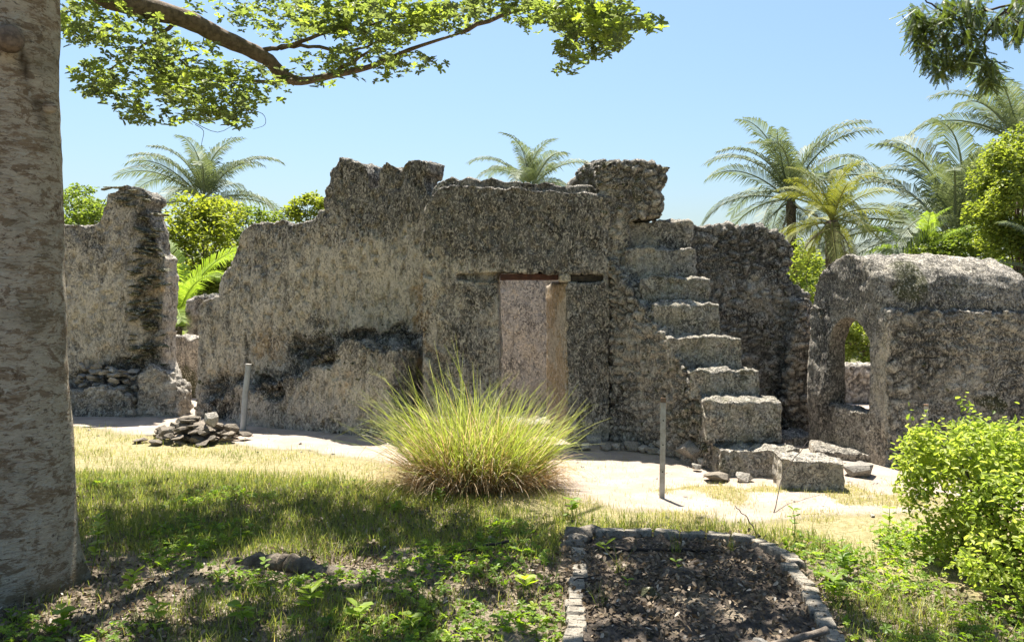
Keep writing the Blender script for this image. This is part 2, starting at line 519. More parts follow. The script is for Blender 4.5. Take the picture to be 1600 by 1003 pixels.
def ruin(name, bms, mat, parent, voxel=.022, style='pitted', dark=(), cream=(), ochre=(), moss=(), carve=(), topdark=None, amp=1.0, base=(0.16, 0, 0, 0)):
    bm = merge(bms)
    me = bpy.data.meshes.new('raw'); bm.to_mesh(me); bm.free()
    o = bpy.data.objects.new('raw', me); COL.objects.link(o)
    md = o.modifiers.new('r', 'REMESH'); md.mode = 'VOXEL'; md.voxel_size = voxel; md.adaptivity = 0
    dg = bpy.context.evaluated_depsgraph_get()
    ev = o.evaluated_get(dg).to_mesh()
    nv = len(ev.vertices); V = np.empty(nv * 3, np.float32); ev.vertices.foreach_get('co', V); V = V.reshape(-1, 3)
    N = np.empty(nv * 3, np.float32); ev.vertex_normals.foreach_get('vector', N); N = N.reshape(-1, 3)
    nl = len(ev.loops); LI = np.empty(nl, np.int32); ev.loops.foreach_get('vertex_index', LI)
    faces = LI.reshape(-1, 4).copy()
    o.evaluated_get(dg).to_mesh_clear()
    bpy.data.objects.remove(o)
    px, py = project(V)
    wob = fbm(V, 2.5, 3, 31) * 22
    px2 = px + wob; py2 = py + fbm(V, 2.5, 3, 62) * 22
    d = fbm(V, 1.3, 3, 5) * .025; cell = np.zeros(nv, np.float32); joint = np.zeros(nv, np.float32)
    if style == 'pitted':
        pits = fbm(V, (19, 19, 10), 2, 9)
        d = d + fbm(V, (9, 9, 6), 2, 12) * .010 - smooth01(pits, .15, .6) * .034
    elif style == 'rubble':
        Vw = V + np.stack([fbm(V, 4, 2, 71), fbm(V, 4, 2, 72), fbm(V, 4, 2, 73)], 1) * .05
        f1, f2, idv = worley(Vw, (8, 8, 10.5), 3)
        cell = (idv - .5) * 1.0; joint = (1 - smooth01(f2 - f1, .02, .2)) * smooth01(fbm(V, 1.8, 2, 99), -.5, .3)
        d = d + (smooth01(f2 - f1, 0, .35) - .5) * .042 + (idv - .5) * .028 + fbm(V, 26, 2, 12) * .010
    elif style == 'crag':
        f1, f2, idv = worley(V, (7, 7, 13), 4)
        d = d + (smooth01(f2 - f1, 0, .3) - .5) * .06 + (idv - .5) * .09 + fbm(V, 22, 2, 12) * .014
    elif style == 'chip':
        d = d + fbm(V, 4.5, 3, 41) * .018 + fbm(V, 14, 3, 14) * .014 - .02 * smooth01(fbm(V, 9, 2, 88), .35, .7)
    else:
        d = d + fbm(V, 10, 3, 14) * .010
    d = d * amp
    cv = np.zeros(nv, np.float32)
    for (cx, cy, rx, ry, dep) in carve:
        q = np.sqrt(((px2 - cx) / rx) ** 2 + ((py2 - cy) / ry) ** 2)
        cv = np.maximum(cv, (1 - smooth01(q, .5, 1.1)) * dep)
    f1, f2, idv = worley(V, (11, 11, 16), 8)
    crag = ((smooth01(f2 - f1, 0, .3) - .5) * .06 + (idv - .5) * .08) * np.clip(cv / .1, 0, 1)
    front = (N[:, 1] < -.2)
    d = d - cv * front + crag * front
    # loose crumbling along upward faces
    up = smooth01(N[:, 2], .3, .8)
    d = d + up * (fbm(V, 7, 3, 50) * .03)
    V2 = V + N * d[:, None]
    # colour masks: stains, and shade painted in at some spots
    dm = base[0] + blob(px2, py2, dark)
    if topdark:
        dm = np.maximum(dm, topdark[2] * (1 - smooth01(py2, topdark[0], topdark[1])))
    dm = np.clip(dm + up * .25 + np.clip(cv / .1, 0, 1) * .5, 0, 1.3)  # darker on upward faces and in carved hollows
    cm = np.clip(base[1] + blob(px2, py2, cream), 0, 1); om = np.clip(base[2] + blob(px2, py2, ochre), 0, 1)
    dm = dm * (1 - .75 * np.maximum(cm, om) * (dm < 1.1))
    mm = np.clip(base[3] + blob(px2, py2, moss), 0, 1)
    ob = mesh_np(name, V2, [faces], mat, parent, attrs={'m': np.stack([dm, cm, om, mm], 1), 'cell': cell, 'joint': joint}, smooth=True)
    ob['_'] = 0; del ob['_']
    return ob, V2, faces


# stone pieces: convex hulls of jittered ellipsoid points, about 30 triangles each, shared meshes
def stone_mesh(name, sx, sy, sz, mat, n=15, seed=0, blocky=0.0):
    r = random.Random(seed)
    bm = bmesh.new()
    for i in range(n):
        v = Vector((r.gauss(0, 1), r.gauss(0, 1), r.gauss(0, 1))).normalized()
        if blocky:
            m = max(abs(v.x), abs(v.y), abs(v.z)); v = v.lerp(v / m, blocky)
        v *= r.uniform(.85, 1.1)
        bm.verts.new((v.x * sx, v.y * sy, v.z * sz))
    res = bmesh.ops.convex_hull(bm, input=bm.verts)
    junk = list({e for e in res['geom_interior'] + res['geom_unused'] if isinstance(e, bmesh.types.BMVert)})
    if junk: bmesh.ops.delete(bm, geom=junk, context='VERTS')
    bmesh.ops.recalc_face_normals(bm, faces=bm.faces)
    me = bpy.data.meshes.new(name); bm.to_mesh(me); bm.free()
    me.materials.append(mat)
    return me


PILE = [stone_mesh('stone', .5, .5, .36, M['stone_pile'], 18, 30 + i, .4) for i in range(6)]
STONES = {k: [stone_mesh('stone', .5, .5, .36, M[m], 16, 10 + i, b) for i in range(7)]
          for k, m, b in (('stone', 'stone', .35), ('dark', 'stone_dark', .3), ('mossy', 'stone_mossy', .4))}
SLABS = [stone_mesh('slab', .5, .4, .16, M['stone_pile'], 18, 60 + i, .5) for i in range(9)]
FACED = {k: [stone_mesh('facing', .5, .34, .3, M[m], 14, 90 + i, .3) for i in range(7)] for k, m in (('stone', 'facing'), ('dark', 'facing_dark'), ('mossy', 'stone_mossy'))}


def put(me, name, parent, loc, size, rot, nonuni=None):
    o = bpy.data.objects.new(name, me); COL.objects.link(o)
    if parent is not None:
        o.parent = parent; loc = Vector(loc) - world_loc(parent)
    o.location = loc
    o.rotation_euler = rot
    s = nonuni or (1, 1, 1)
    o.scale = (size * s[0], size * s[1], size * s[2])
    return o


def embed(V, faces, parent, regions, kind, count, smin, smax, out=.25, name='stone', mind=1.0):
    """press facing stones into a wall's surface over photo-side regions (px boxes), never crowding"""
    bvh = BVHTree.FromPolygons([tuple(v) for v in V.tolist()], faces.tolist())
    eye = Vector((0, 0, EYE)); placed = []; tries = 0
    while len(placed) < count and tries < count * 25:
        tries += 1
        rg = random.choices(regions, weights=[(r[2] - r[0]) * (r[3] - r[1]) for r in regions])[0]
        px = random.uniform(rg[0], rg[2]); py = random.uniform(rg[1], rg[3])
        dirv = (W(px, py, 1) - eye).normalized()
        h, nrm, _, dist = bvh.ray_cast(eye, dirv)
        if h is None or dist > 14: continue
        if nrm.dot(dirv) > 0: nrm = -nrm
        if nrm.z > .1: continue
        s = random.uniform(smin, smax) * random.choice((.8, 1, 1, 1.25))
        if any((h - q).length < (s + t) * .42 * mind for q, t in placed): continue
        placed.append((h, s))
        ax = Vector((nrm.x, nrm.y, nrm.z * .3)).normalized()
        q = ax.to_track_quat('-Y', 'Z') @ Matrix.Rotation(random.gauss(0, .35), 3, 'Y').to_quaternion() @ Matrix.Rotation(random.gauss(0, .12), 3, 'X').to_quaternion()
        k = random.choice(kind) if isinstance(kind, (list, tuple)) else kind
        put(random.choice(FACED[k]), name, parent, h - ax * s * (.30 - out), s, q.to_euler(),
            (random.uniform(.8, 1.35), .8, random.uniform(.65, 1.0)))
    return placed


# ---------------------------------------------------------------- the main ruined house
house = empty('ruined_house', (0, 9.5, 0),
              'long ruined coral stone house front with a doorway, broken parapet and outside stairs', 'ruin')
PL = Plane(-4.45, 11.1, -1.0, 9.62)            # the left wall's face
PD = Plane(-1.0, 9.22, 1.1, 9.05)              # the door front's face
PB = Plane(-3.35, 10.3, -1.45, 9.22)           # lower ledge in front of the left wall


def poly(P, pts): return [P.pt(*p) if p[1] != 'g' else Vector((*P.pt(p[0], 600).xy, -.15)) for p in pts]


left_pts = [(303, 'g'), (304, 600), (307, 540), (305, 482), (318, 470), (341, 463), (345, 440), (355, 415), (364, 398), (372, 372), (380, 356), (396, 347),
            (430, 345), (462, 347), (490, 343), (502, 331), (508, 304), (515, 288), (518, 262), (532, 250), (552, 252), (570, 257), (575, 270), (577, 291),
            (587, 290), (590, 268), (602, 254), (615, 256), (625, 262), (636, 249), (652, 247), (670, 252), (671, 268), (662, 282), (668, 300), (690, 310), (700, 'g')]
lw = [prism(poly(PL, left_pts), PL.n, .42, .012)]
ledge = [(388, 'g'), (388, 640), (397, 610), (420, 600), (446, 590), (470, 588), (482, 566), (498, 560), (510, 548), (528, 540), (540, 528), (560, 534),
         (580, 545), (606, 541), (618, 548), (616, 600), (612, 'g')]
lw.append(prism(poly(PB, ledge), PB.n, .5, .014))
low = [(306, 'g'), (306, 632), (318, 626), (345, 622), (352, 604), (372, 598), (392, 612), (400, 'g')]
PB2 = Plane(-4.4, 10.98, -3.2, 10.2)
lw.append(prism(poly(PB2, low), PB2.n, .4, .02))
wall_left, LV, LF = ruin('plastered_wall', lw, M['wall_pitted'], house, .021, 'pitted',
     dark=[(440, 400, 60, 50, .35), (545, 300, 40, 70, .65), (630, 290, 40, 60, .6), (490, 535, 45, 50, 1.0), (560, 520, 40, 30, 1.0), (612, 530, 36, 22, 1.0),
           (425, 600, 40, 30, .9), (345, 605, 40, 35, .8), (345, 640, 40, 25, .6), (470, 585, 30, 22, .7), (640, 590, 26, 60, .75), (550, 570, 14, 50, .7)],  # tall blob past the ledge end paints in the niche's shade
     cream=[(600, 450, 100, 80, 1), (655, 420, 40, 70, 1), (510, 450, 80, 70, .8), (400, 470, 70, 60, .45), (360, 520, 60, 60, .4), (560, 630, 50, 40, .75), (500, 610, 40, 40, .5),
            (420, 500, 60, 50, .5), (325, 560, 18, 50, .6), (515, 460, 18, 40, .9)],
     ochre=[(420, 535, 60, 30, .75), (655, 500, 22, 80, 1), (672, 450, 20, 50, 1), (360, 560, 30, 30, .5), (520, 640, 30, 30, .4), (540, 605, 16, 40, .5)],
     moss=[(440, 650, 22, 30, .4)],
     carve=[(490, 540, 34, 38, .11), (565, 520, 34, 18, .10), (612, 528, 30, 15, .07), (425, 605, 26, 20, .12), (345, 595, 34, 22, .10), (345, 638, 30, 14, .08),
            (540, 672, 10, 10, .12), (690, 400, 9, 5, .03)],
     topdark=(310, 450, 1.1))
embed(LV, LF, house, [(465, 505, 530, 585), (545, 500, 650, 545), (390, 570, 480, 620), (305, 590, 395, 660), (480, 560, 560, 600)], ['dark', 'stone', 'dark'], 70, .05, .12, .1)
embed(LV, LF, house, [(640, 500, 690, 545), (320, 655, 620, 690), (655, 420, 700, 530)], ['stone'], 36, .05, .11, .06)

# door front: dark lintel panel over two piers, slots where the lintel beam lies
door = []
top_panel = [(660, 428), (662, 325), (676, 306), (684, 296), (700, 291), (740, 290), (780, 293), (800, 292), (830, 297), (862, 295), (880, 299), (915, 301), (940, 305), (953, 307), (953, 428)]
PD3 = Plane(-1.0, 9.36, 1.1, 9.19)
door.append(prism(poly(PD3, [(672, 420), (674, 300), (684, 284), (700, 278), (740, 278), (780, 282), (800, 280), (830, 286), (862, 284), (880, 290), (915, 291), (935, 296), (935, 420)]), PD.n, .3, .01))
door.append(prism(poly(PD, top_panel), PD.n, .5, .008))
door.append(prism(poly(PD, [(660, 'g'), (660, 429), (713, 429), (713, 439), (779, 440), (782, 'g')]), PD.n, .34))
door.append(prism(poly(PD, [(886, 'g'), (885, 441), (944, 441), (944, 425), (953, 425), (953, 'g')]), PD.n, .5))
back = Plane(-1.0, 9.32, 1.1, 9.15)
door.append(prism([back.pt(711, 445), back.pt(711, 420), back.pt(779, 420), back.pt(779, 445)], PD.n, .3))
door.append(prism([back.pt(888, 446), back.pt(888, 420), back.pt(946, 420), back.pt(946, 446)], PD.n, .3))
door_wall, DV, DF = ruin('door_wall', door, M['wall_pitted'], house, .02, 'pitted',
     dark=[(800, 345, 210, 90, .95), (870, 385, 110, 60, 1.0), (920, 520, 60, 130, .72), (720, 560, 60, 130, .45), (690, 320, 50, 50, .7), (735, 460, 40, 20, .5)],
     cream=[(720, 400, 50, 40, .45), (750, 432, 44, 9, .9), (770, 410, 18, 20, .6), (680, 440, 30, 50, .5), (700, 500, 20, 40, .3)],
     ochre=[(750, 434, 42, 6, .6), (668, 500, 14, 50, .9)], moss=[(880, 360, 90, 60, .32), (800, 380, 30, 40, .4)],
     carve=[(683, 400, 10, 5, .05), (676, 428, 12, 7, .05), (668, 548, 14, 70, .05)], amp=.75, base=(.35, .05, 0, 0))
# splayed right jamb: cream plaster, painted brighter for the light bounced onto it
jamb = []
bmj = bmesh.new()
jp = [PD.pt(885, 600).xy, PD.pt(851, 600).xy]
a = Vector((jp[0].x - .012, jp[0].y + .02)); D2 = 9.78
b = Vector(((852 - HX) / F * D2, D2)); c = Vector((a.x + .25, D2)); d = Vector((a.x + .25, a.y + .03))
vs = [bmj.verts.new((p.x, p.y, -.1)) for p in (a, b, c, d)]
f = bmj.faces.new(vs); r_ = bmesh.ops.extrude_face_region(bmj, geom=[f])
ztop = PD.pt(885, 443).z
bmesh.ops.translate(bmj, vec=(0, 0, ztop + .1), verts=[v for v in r_['geom'] if isinstance(v, bmesh.types.BMVert)])
bmesh.ops.recalc_face_normals(bmj, faces=bmj.faces)
ruin('door_jamb', [bmj], M['wall_pitted'], house, .02, 'smooth', dark=[(884, 560, 8, 120, .5), (870, 630, 22, 40, .4)], ochre=[(866, 520, 40, 200, .8)], cream=[(866, 520, 40, 200, .6)],
     amp=.5, base=(0, .5, .45, 0))
# the inner wall seen through the doorway
inner = Plane(-1.2, 11.7, 2.0, 11.6)
ruin('inner_wall', [prism([inner.pt(740, 750), inner.pt(740, 418), inner.pt(930, 416), inner.pt(930, 750)], inner.n, .35, .006)], M['wall_inner'], house, .03, 'pitted',
     cream=[(815, 540, 30, 60, .3)], dark=[(830, 470, 20, 40, .3)], amp=.5, base=(0.1, 0, 0, 0))
bms = boxm(-.17, .66, 9.5, 9.9, -.1, .15)
ruin('threshold', [bms], M['wall_rubble'], house, .02, 'rubble', base=(.2, .2, .1, 0), amp=.6)
# lintel timbers
bl = boxm(-.135, .53, 9.17, 9.45, PD.pt(800, 437).z, PD.pt(800, 428).z)
me = bpy.data.meshes.new('lintel_beam'); bl.to_mesh(me); bl.free(); me.materials.append(M['timber'])
o = link('lintel_beam', me, house); o.location = -Vector(house.location); o['label'] = 'red brown timber beam across the door head'
bl = boxm(.60, 1.03, 9.12, 9.22, PD.pt(900, 439).z, PD.pt(900, 431).z)
me = bpy.data.meshes.new('lintel_beam'); bl.to_mesh(me); bl.free(); me.materials.append(M['timber_dark'])
o = link('lintel_beam', me, house); o.location = -Vector(house.location); o['label'] = 'dark old timber let into the wall right of the door'
cap = boxm(.545, .66, 9.10, 9.35, PD.pt(870, 440).z, PD.pt(870, 427).z)
ruin('corbel', [cap], M['wall_pitted'], house, .015, 'smooth', cream=[(870, 434, 20, 14, .8)], amp=.5)

# right-hand corner pillar on top, stair mass, rear wall
PP = Plane(.95, 9.1, 1.8, 9.02)
pil = [prism(poly(PP, [(940, 420), (938, 300), (930, 262), (945, 252), (1000, 252), (1030, 258), (1043, 264), (1041, 285), (1032, 296), (1038, 312), (1034, 338), (985, 345), (980, 420)]), PP.n, .75, .01)]
PP2 = Plane(.6, 9.35, 1.4, 9.3)
pil.append(prism(poly(PP2, [(884, 300), (890, 284), (902, 268), (925, 256), (945, 252), (960, 300), (960, 340)]), PP2.n, .5, .012))
pillar, PV, PF = ruin('corner_pillar', pil, M['wall_rubble'], house, .02, 'rubble', dark=[(920, 275, 40, 30, .6), (955, 310, 22, 50, .5), (1000, 300, 60, 60, .35)],
     moss=[(1005, 305, 34, 34, .55)], base=(.4, 0, 0, 0), amp=.8)
embed(PV, PF, house, [(885, 258, 945, 300), (940, 258, 975, 335), (1025, 258, 1043, 300)], ['dark', 'stone'], 34, .07, .14, .12)

steps = [  # front distance, front left/right x, top height
    (7.30, 1.93, 2.63, .245), (7.56, 1.86, 2.55, .655), (7.86, 1.73, 2.43, .91), (8.16, 1.59, 2.35, 1.22), (8.46, 1.50, 2.20, 1.565),
    (8.74, 1.41, 2.16, 1.85), (9.00, 1.28, 2.07, 2.19), (9.22, 1.27, 2.08, 2.52)]
stair_mass = []
for i, (y0, x0, x1, zt) in enumerate(steps):
    if i == 0: continue
    stair_mass.append(boxm(x0 + .02, x1 - .05, y0 + .05, 9.75, -.15, zt - .05))
bmS = bmesh.new()
plan = [(1.10, 9.06), (1.36, 8.62), (1.62, 8.2), (1.90, 7.66), (2.4, 7.9), (2.1, 9.7), (1.1, 9.7)]
# side of the stair: rises with the steps
hts = [2.05, 1.48, 1.08, .52, .4, 2.1, 2.1]
vb = [bmS.verts.new((x, y, -.15)) for x, y in plan]; vt = [bmS.verts.new((x + .02, y, h)) for (x, y), h in zip(plan, hts)]
bmS.faces.new(vb); 
for k in range(1, 6): bmS.faces.new((vt[0], vt[k], vt[k + 1]))
for k in range(7): bmS.faces.new((vb[k], vb[(k + 1) % 7], vt[(k + 1) % 7], vt[k]))
bmesh.ops.recalc_face_normals(bmS, faces=bmS.faces)
stair_mass.append(bmS)
stair_side, SV, SF = ruin('stair_side', stair_mass, M['wall_rubble'], house, .02, 'rubble', dark=[(960, 500, 30, 200, .3)], moss=[(1080, 660, 60, 60, .55), (1160, 660, 50, 40, .3), (1040, 560, 30, 50, .35)],
     cream=[(1000, 600, 50, 80, .2)], base=(.36, .06, 0, .04))
for i, (y0, x0, x1, zt) in enumerate(steps):
    h = .24 if i == 0 else min(zt - steps[i - 1][3] + .04, .40)
    zb = zt - h if i else -.1
    y1 = steps[i + 1][0] + .12 if i < 7 else y0 + .5
    bm = boxm(x0 - (.0 if i > 1 else .03), x1, y0, y1, zb, zt)
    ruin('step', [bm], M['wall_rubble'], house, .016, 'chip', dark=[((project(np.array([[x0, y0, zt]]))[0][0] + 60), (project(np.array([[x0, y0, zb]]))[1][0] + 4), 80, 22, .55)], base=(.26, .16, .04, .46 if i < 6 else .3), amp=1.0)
embed(SV, SF, house, [(955, 440, 1040, 700), (1000, 560, 1110, 710), (1090, 620, 1225, 705)], ['stone', 'mossy', 'dark', 'dark'], 120, .05, .12, .01)
PR = Plane(2.0, 9.55, 3.6, 9.45)
rw = [prism(poly(PR, [(1040, 'g'), (1040, 350), (1090, 352), (1110, 357), (1130, 352), (1160, 358), (1180, 354), (1205, 362), (1225, 372), (1236, 385), (1236, 410), (1228, 425), (1240, 440), (1256, 452), (1266, 462), (1267, 560), (1268, 'g')]), PR.n, .5, .014)]
PR2 = Plane(2.0, 9.25, 3.6, 9.2)
rw.append(prism(poly(PR2, [(1228, 'g'), (1226, 640), (1232, 600), (1236, 540), (1246, 470), (1264, 466), (1266, 'g')]), PR2.n, .4, .01))
rear, RV, RF = ruin('stair_back_wall', rw, M['wall_rubble'], house, .02, 'rubble', dark=[(1150, 390, 90, 50, .55), (1215, 640, 24, 70, .7), (1225, 400, 30, 60, .6)],
     cream=[(1150, 430, 40, 40, .2), (1250, 580, 16, 60, .4)], base=(.45, .05, 0, 0))
embed(RV, RF, house, [(1085, 365, 1235, 470), (1130, 470, 1265, 680)], ['dark', 'stone', 'dark'], 90, .05, .11, .02)

# ---------------------------------------------------------------- broken wall on the left
lwall = empty('ruined_wall', (-5.3, 11.3, 0), 'broken plastered wall with a ragged stone end behind the tree trunk', 'ruin')
PW = Plane(-8, 11.45, -4.6, 11.35)
wl = [prism(poly(PW, [(-110, 'g'), (-110, 352), (60, 352), (110, 350), (150, 349), (158, 335), (165, 303), (182, 290), (205, 288), (222, 294), (236, 307), (234, 316), (226, 322), (232, 335), (238, 350), (243, 372), (247, 395), (258, 402), (256, 440), (255, 520), (252, 565), (262, 590), (262, 'g')]), PW.n, .5, .012)]
lw_o, WV, WF = ruin('plastered_face', wl, M['wall_pitted'], lwall, .024, 'pitted', dark=[(130, 380, 60, 50, .4), (230, 350, 30, 70, .8), (235, 560, 26, 60, .5), (180, 590, 80, 20, .9), (230, 480, 20, 40, .6)],
     cream=[(150, 480, 55, 120, .75), (160, 545, 40, 30, .5)], ochre=[(160, 558, 60, 18, .5), (235, 450, 24, 40, .8), (245, 530, 12, 40, .4)],
     carve=[(185, 592, 80, 16, .10), (232, 345, 24, 60, .06), (232, 480, 22, 110, .05)], topdark=(300, 400, .7))
bas = [prism(poly(Plane(-7, 11.1, -4.6, 11.0), [(118, 'g'), (118, 612), (135, 605), (150, 603), (185, 608), (205, 622), (212, 'g')]), Vector((0, 1, 0)), .45, .02),
       prism(poly(Plane(-7, 11.15, -4.6, 11.05), [(212, 'g'), (214, 585), (235, 572), (258, 580), (272, 600), (281, 615), (280, 'g')]), Vector((0, 1, 0)), .4, .012),
       prism(poly(Plane(-7, 11.2, -4.6, 11.1), [(-60, 'g'), (-60, 600), (60, 600), (125, 608), (125, 'g')]), Vector((0, 1, 0)), .4, .02)]
ruin('wall_footing', bas, M['wall_rubble'], lwall, .024, 'rubble', cream=[(150, 612, 40, 12, .5), (240, 610, 30, 30, .3)], ochre=[(140, 625, 40, 20, .25)], moss=[(190, 635, 40, 20, .4)], base=(.3, .05, 0, .05), amp=.7)
# the ragged end: thin stones in courses
for k in range(118):
    py = random.uniform(292, 592); x0, x1 = (170, 232) if py < 330 else (212, 252) if py < 400 else (206, 258)
    px = random.uniform(x0, x1)
    p = PW.pt(px, py); s = random.uniform(.09, .2)
    put(random.choice(FACED['dark' if random.random() < .6 else 'stone']), 'stone', lwall, p + Vector((0, random.uniform(-.04, .05), 0)), s,
        (random.gauss(0, .12), random.gauss(0, .15), random.gauss(0, .3)), (1.25, 1.0, random.uniform(.3, .55)))
for k in range(40):
    p = PW.pt(random.uniform(118, 262), random.uniform(572, 606)); s = random.uniform(.08, .18)
    put(random.choice(STONES['dark' if random.random() < .75 else 'stone']), 'stone', lwall, p + Vector((0, random.uniform(-.16, -.02), 0)), s,
        (random.gauss(0, .3), random.gauss(0, .3), random.gauss(0, 1)), (1.1, 1, .7))

gate = empty('low_wall', (-6, 13, 0), 'short mossy wall stub with pale top in the gap between two ruins', 'ruin')
PG = Plane(-7, 13.2, -4.5, 13.1)
ruin('wall_stub', [prism(poly(PG, [(246, 'g'), (248, 530), (262, 526), (290, 528), (316, 531), (318, 'g')]), PG.n, .5, .012)], M['wall_rubble'], gate, .03, 'smooth',
     moss=[(285, 620, 30, 50, .6)], base=(.2, .15, .1, .2))
tall = empty('far_wall', (-6, 14.6, 0), 'far rough grey wall with a broken top behind the gap', 'ruin')
PG2 = Plane(-7, 14.6, -4.5, 14.5)
ruin('wall_face', [prism(poly(PG2, [(288, 'g'), (291, 476), (300, 466), (330, 462), (420, 460), (425, 'g')]), PG2.n, .4, .02)], M['wall_rubble'], tall, .04, 'rubble', base=(.35, .05, 0, .1))

# ---------------------------------------------------------------- vaulted tomb on the right
tomb = empty('vaulted_chamber', (4.3, 8.2, 0), 'small rounded vault-roofed stone chamber with an arched opening beside the stairs', 'ruin')
tb = []
FY, BY, XR = 7.72, 8.78, 5.12
# front wall and its low continuation to the right
tb.append(prism([Vector((3.62, FY, -.15)), Vector((3.62, FY, 1.51)), Vector((5.1, FY, 1.50)), Vector((5.3, FY + .02, 1.40)), Vector((6.6, FY + .05, 1.34)), Vector((6.6, FY + .05, -.15))], Vector((0, 1, 0)), .3, .01))
# end wall with the arch
nd = Vector((-.335, 1.0, 0)).normalized(); nn = Vector((nd.y, -nd.x, 0)); e0 = Vector((3.60, FY, 0))


def E(s, z): return e0 + nd * s + Vector((0, 0, z))


arc = [(.50 + .29 * math.cos(a), 1.10 + .32 * math.sin(a)) for a in np.linspace(0, PI, 12)]
outl = [E(.21, -.15), E(0, -.15), E(0, 1.5), E(1.10, 1.5), E(1.10, -.15), E(.735, -.15)]
te = []
te.append(prism([E(0, -.15), E(0, 1.1), E(.21, 1.1), E(.21, -.15)], nn, .22))
te.append(prism([E(.79, -.15), E(.79, 1.1), E(1.10, 1.1), E(1.10, -.15)], nn, .22))
te.append(prism([E(.16, -.15), E(.16, .49), E(.84, .49), E(.84, -.15)], nn, .22))
te.append(prism([E(0, 1.06), E(0, 1.52), E(1.10, 1.52), E(1.10, 1.06)] + [E(s, z) for s, z in arc], nn, .22))
# back wall with a gap the light comes through
tb.append(boxm(4.35, 5.3, BY - .25, BY, -.15, 1.5))
tb.append(boxm(3.3, 5.2, BY - .2, BY, 1.42, 1.52))
tb.append(boxm(4.95, 5.2, FY + .1, BY, -.15, 1.5))
# vault
bmv = bmesh.new()
sec = [(FY + .08, 1.44)] + [(8.26 - .48 * math.cos(a), 1.50 + .57 * math.sin(a) ** .9) for a in np.linspace(.05, PI - .05, 18)] + [(BY, 1.44)]
rings = []
for fr, hh in ((0, 1), (.3, 1.01), (.6, 1), (.82, .97), (.92, .88), (.97, .68), (1, .3)):
    rings.append([bmv.verts.new(((3.60 - .335 * (y - FY)) * (1 - fr) + (XR + .03) * fr, y, 1.44 + (z - 1.44) * hh)) for y, z in sec])
ns = len(sec)
bmv.faces.new(rings[0]); bmv.faces.new(rings[-1][::-1])
for ra, rb in zip(rings, rings[1:]):
    for k in range(ns): bmv.faces.new((ra[k], ra[(k + 1) % ns], rb[(k + 1) % ns], rb[k]))
bmesh.ops.recalc_face_normals(bmv, faces=bmv.faces)
tomb_wall, TV, TF = ruin('chamber_wall', tb, M['wall_rubble'], tomb, .02, 'rubble', dark=[(1290, 580, 24, 130, .5), (1480, 540, 120, 50, .3), (1580, 600, 40, 100, .4)],
     cream=[(1385, 600, 24, 80, .5), (1520, 560, 40, 60, .2)], ochre=[(1320, 640, 30, 30, .1)], moss=[(1545, 630, 26, 20, 1.0), (1440, 560, 50, 50, .25)], base=(.34, .08, 0, .02), amp=.55)
ruin('arched_end_wall', te, M['wall_rubble'], tomb, .018, 'smooth', dark=[(1285, 560, 16, 150, .6), (1320, 560, 26, 90, .3)], cream=[(1388, 590, 22, 90, .7)], ochre=[(1380, 640, 20, 40, .2)], base=(.42, .1, 0, .05), amp=1.1)  # dark reveal and pale near jamb have shade and light painted in
roof, OV, OF = ruin('vault_roof', [bmv], M['wall_rubble'], tomb, .022, 'smooth', dark=[(1480, 480, 140, 20, .8), (1320, 440, 40, 40, .5)], moss=[(1410, 445, 50, 34, .8), (1500, 450, 60, 20, .35)],  # long dark blob paints the shade line along the ledge
     cream=[(1480, 412, 120, 14, .35)], base=(.42, .05, 0, .1), amp=1.3)
embed(TV, TF, tomb, [(1405, 500, 1600, 700)], ['dark', 'dark', 'stone'], 90, .05, .12, .0)
embed(OV, OF, tomb, [(1290, 420, 1400, 480), (1400, 440, 1590, 480)], ['dark', 'stone'], 40, .05, .11, .02)
fw = empty('garden_wall', (5.6, 12.5, 0), 'low grey rubble wall glimpsed through the arched opening', 'ruin')
ruin('wall_face', [boxm(4.2, 7.5, 12.4, 12.8, -.1, .62)], M['wall_rubble'], fw, .035, 'rubble', base=(.15, .2, 0, .05))


# ---------------------------------------------------------------- loose masonry
def block(name, x0, x1, y0, y1, z0, z1, label, cat, rot=0, tilt=0, mat='wall_rubble', group=None, **kw):
    cx, cy = (x0 + x1) / 2, (y0 + y1) / 2
    bm = boxm(x0 - cx, x1 - cx, y0 - cy, y1 - cy, z0, z1)
    bmesh.ops.transform(bm, matrix=Matrix.Translation((cx, cy, 0)) @ Matrix.Rotation(rot, 4, 'Z') @ Matrix.Rotation(tilt, 4, 'Y'), verts=bm.verts)
    o, v, f = ruin(name, [bm], M[mat], None, .016, 'smooth', **kw)
    return tag(o, label, cat, group)


block('stone_block', 2.27, 2.80, 6.72, 7.06, -.05, .265, 'squared stone block lying alone on the sand before the stairs', 'stone block', -.12, .05,
      base=(.2, .2, .06, .1), amp=1.2, dark=[(1275, 745, 40, 16, .3)])
block('stone_slab', 2.95, 3.35, 8.75, 9.1, -.05, .12, 'flat dark stone slab at the foot of the chamber, right of the stairs', 'stone slab', .2, -.06, base=(.6, 0, 0, .1))
block('stone_slab', 3.1, 3.75, 7.95, 8.45, -.08, .09, 'grey broken sill stone below the arched opening', 'stone slab', -.3, .05, base=(.5, .05, 0, .1))

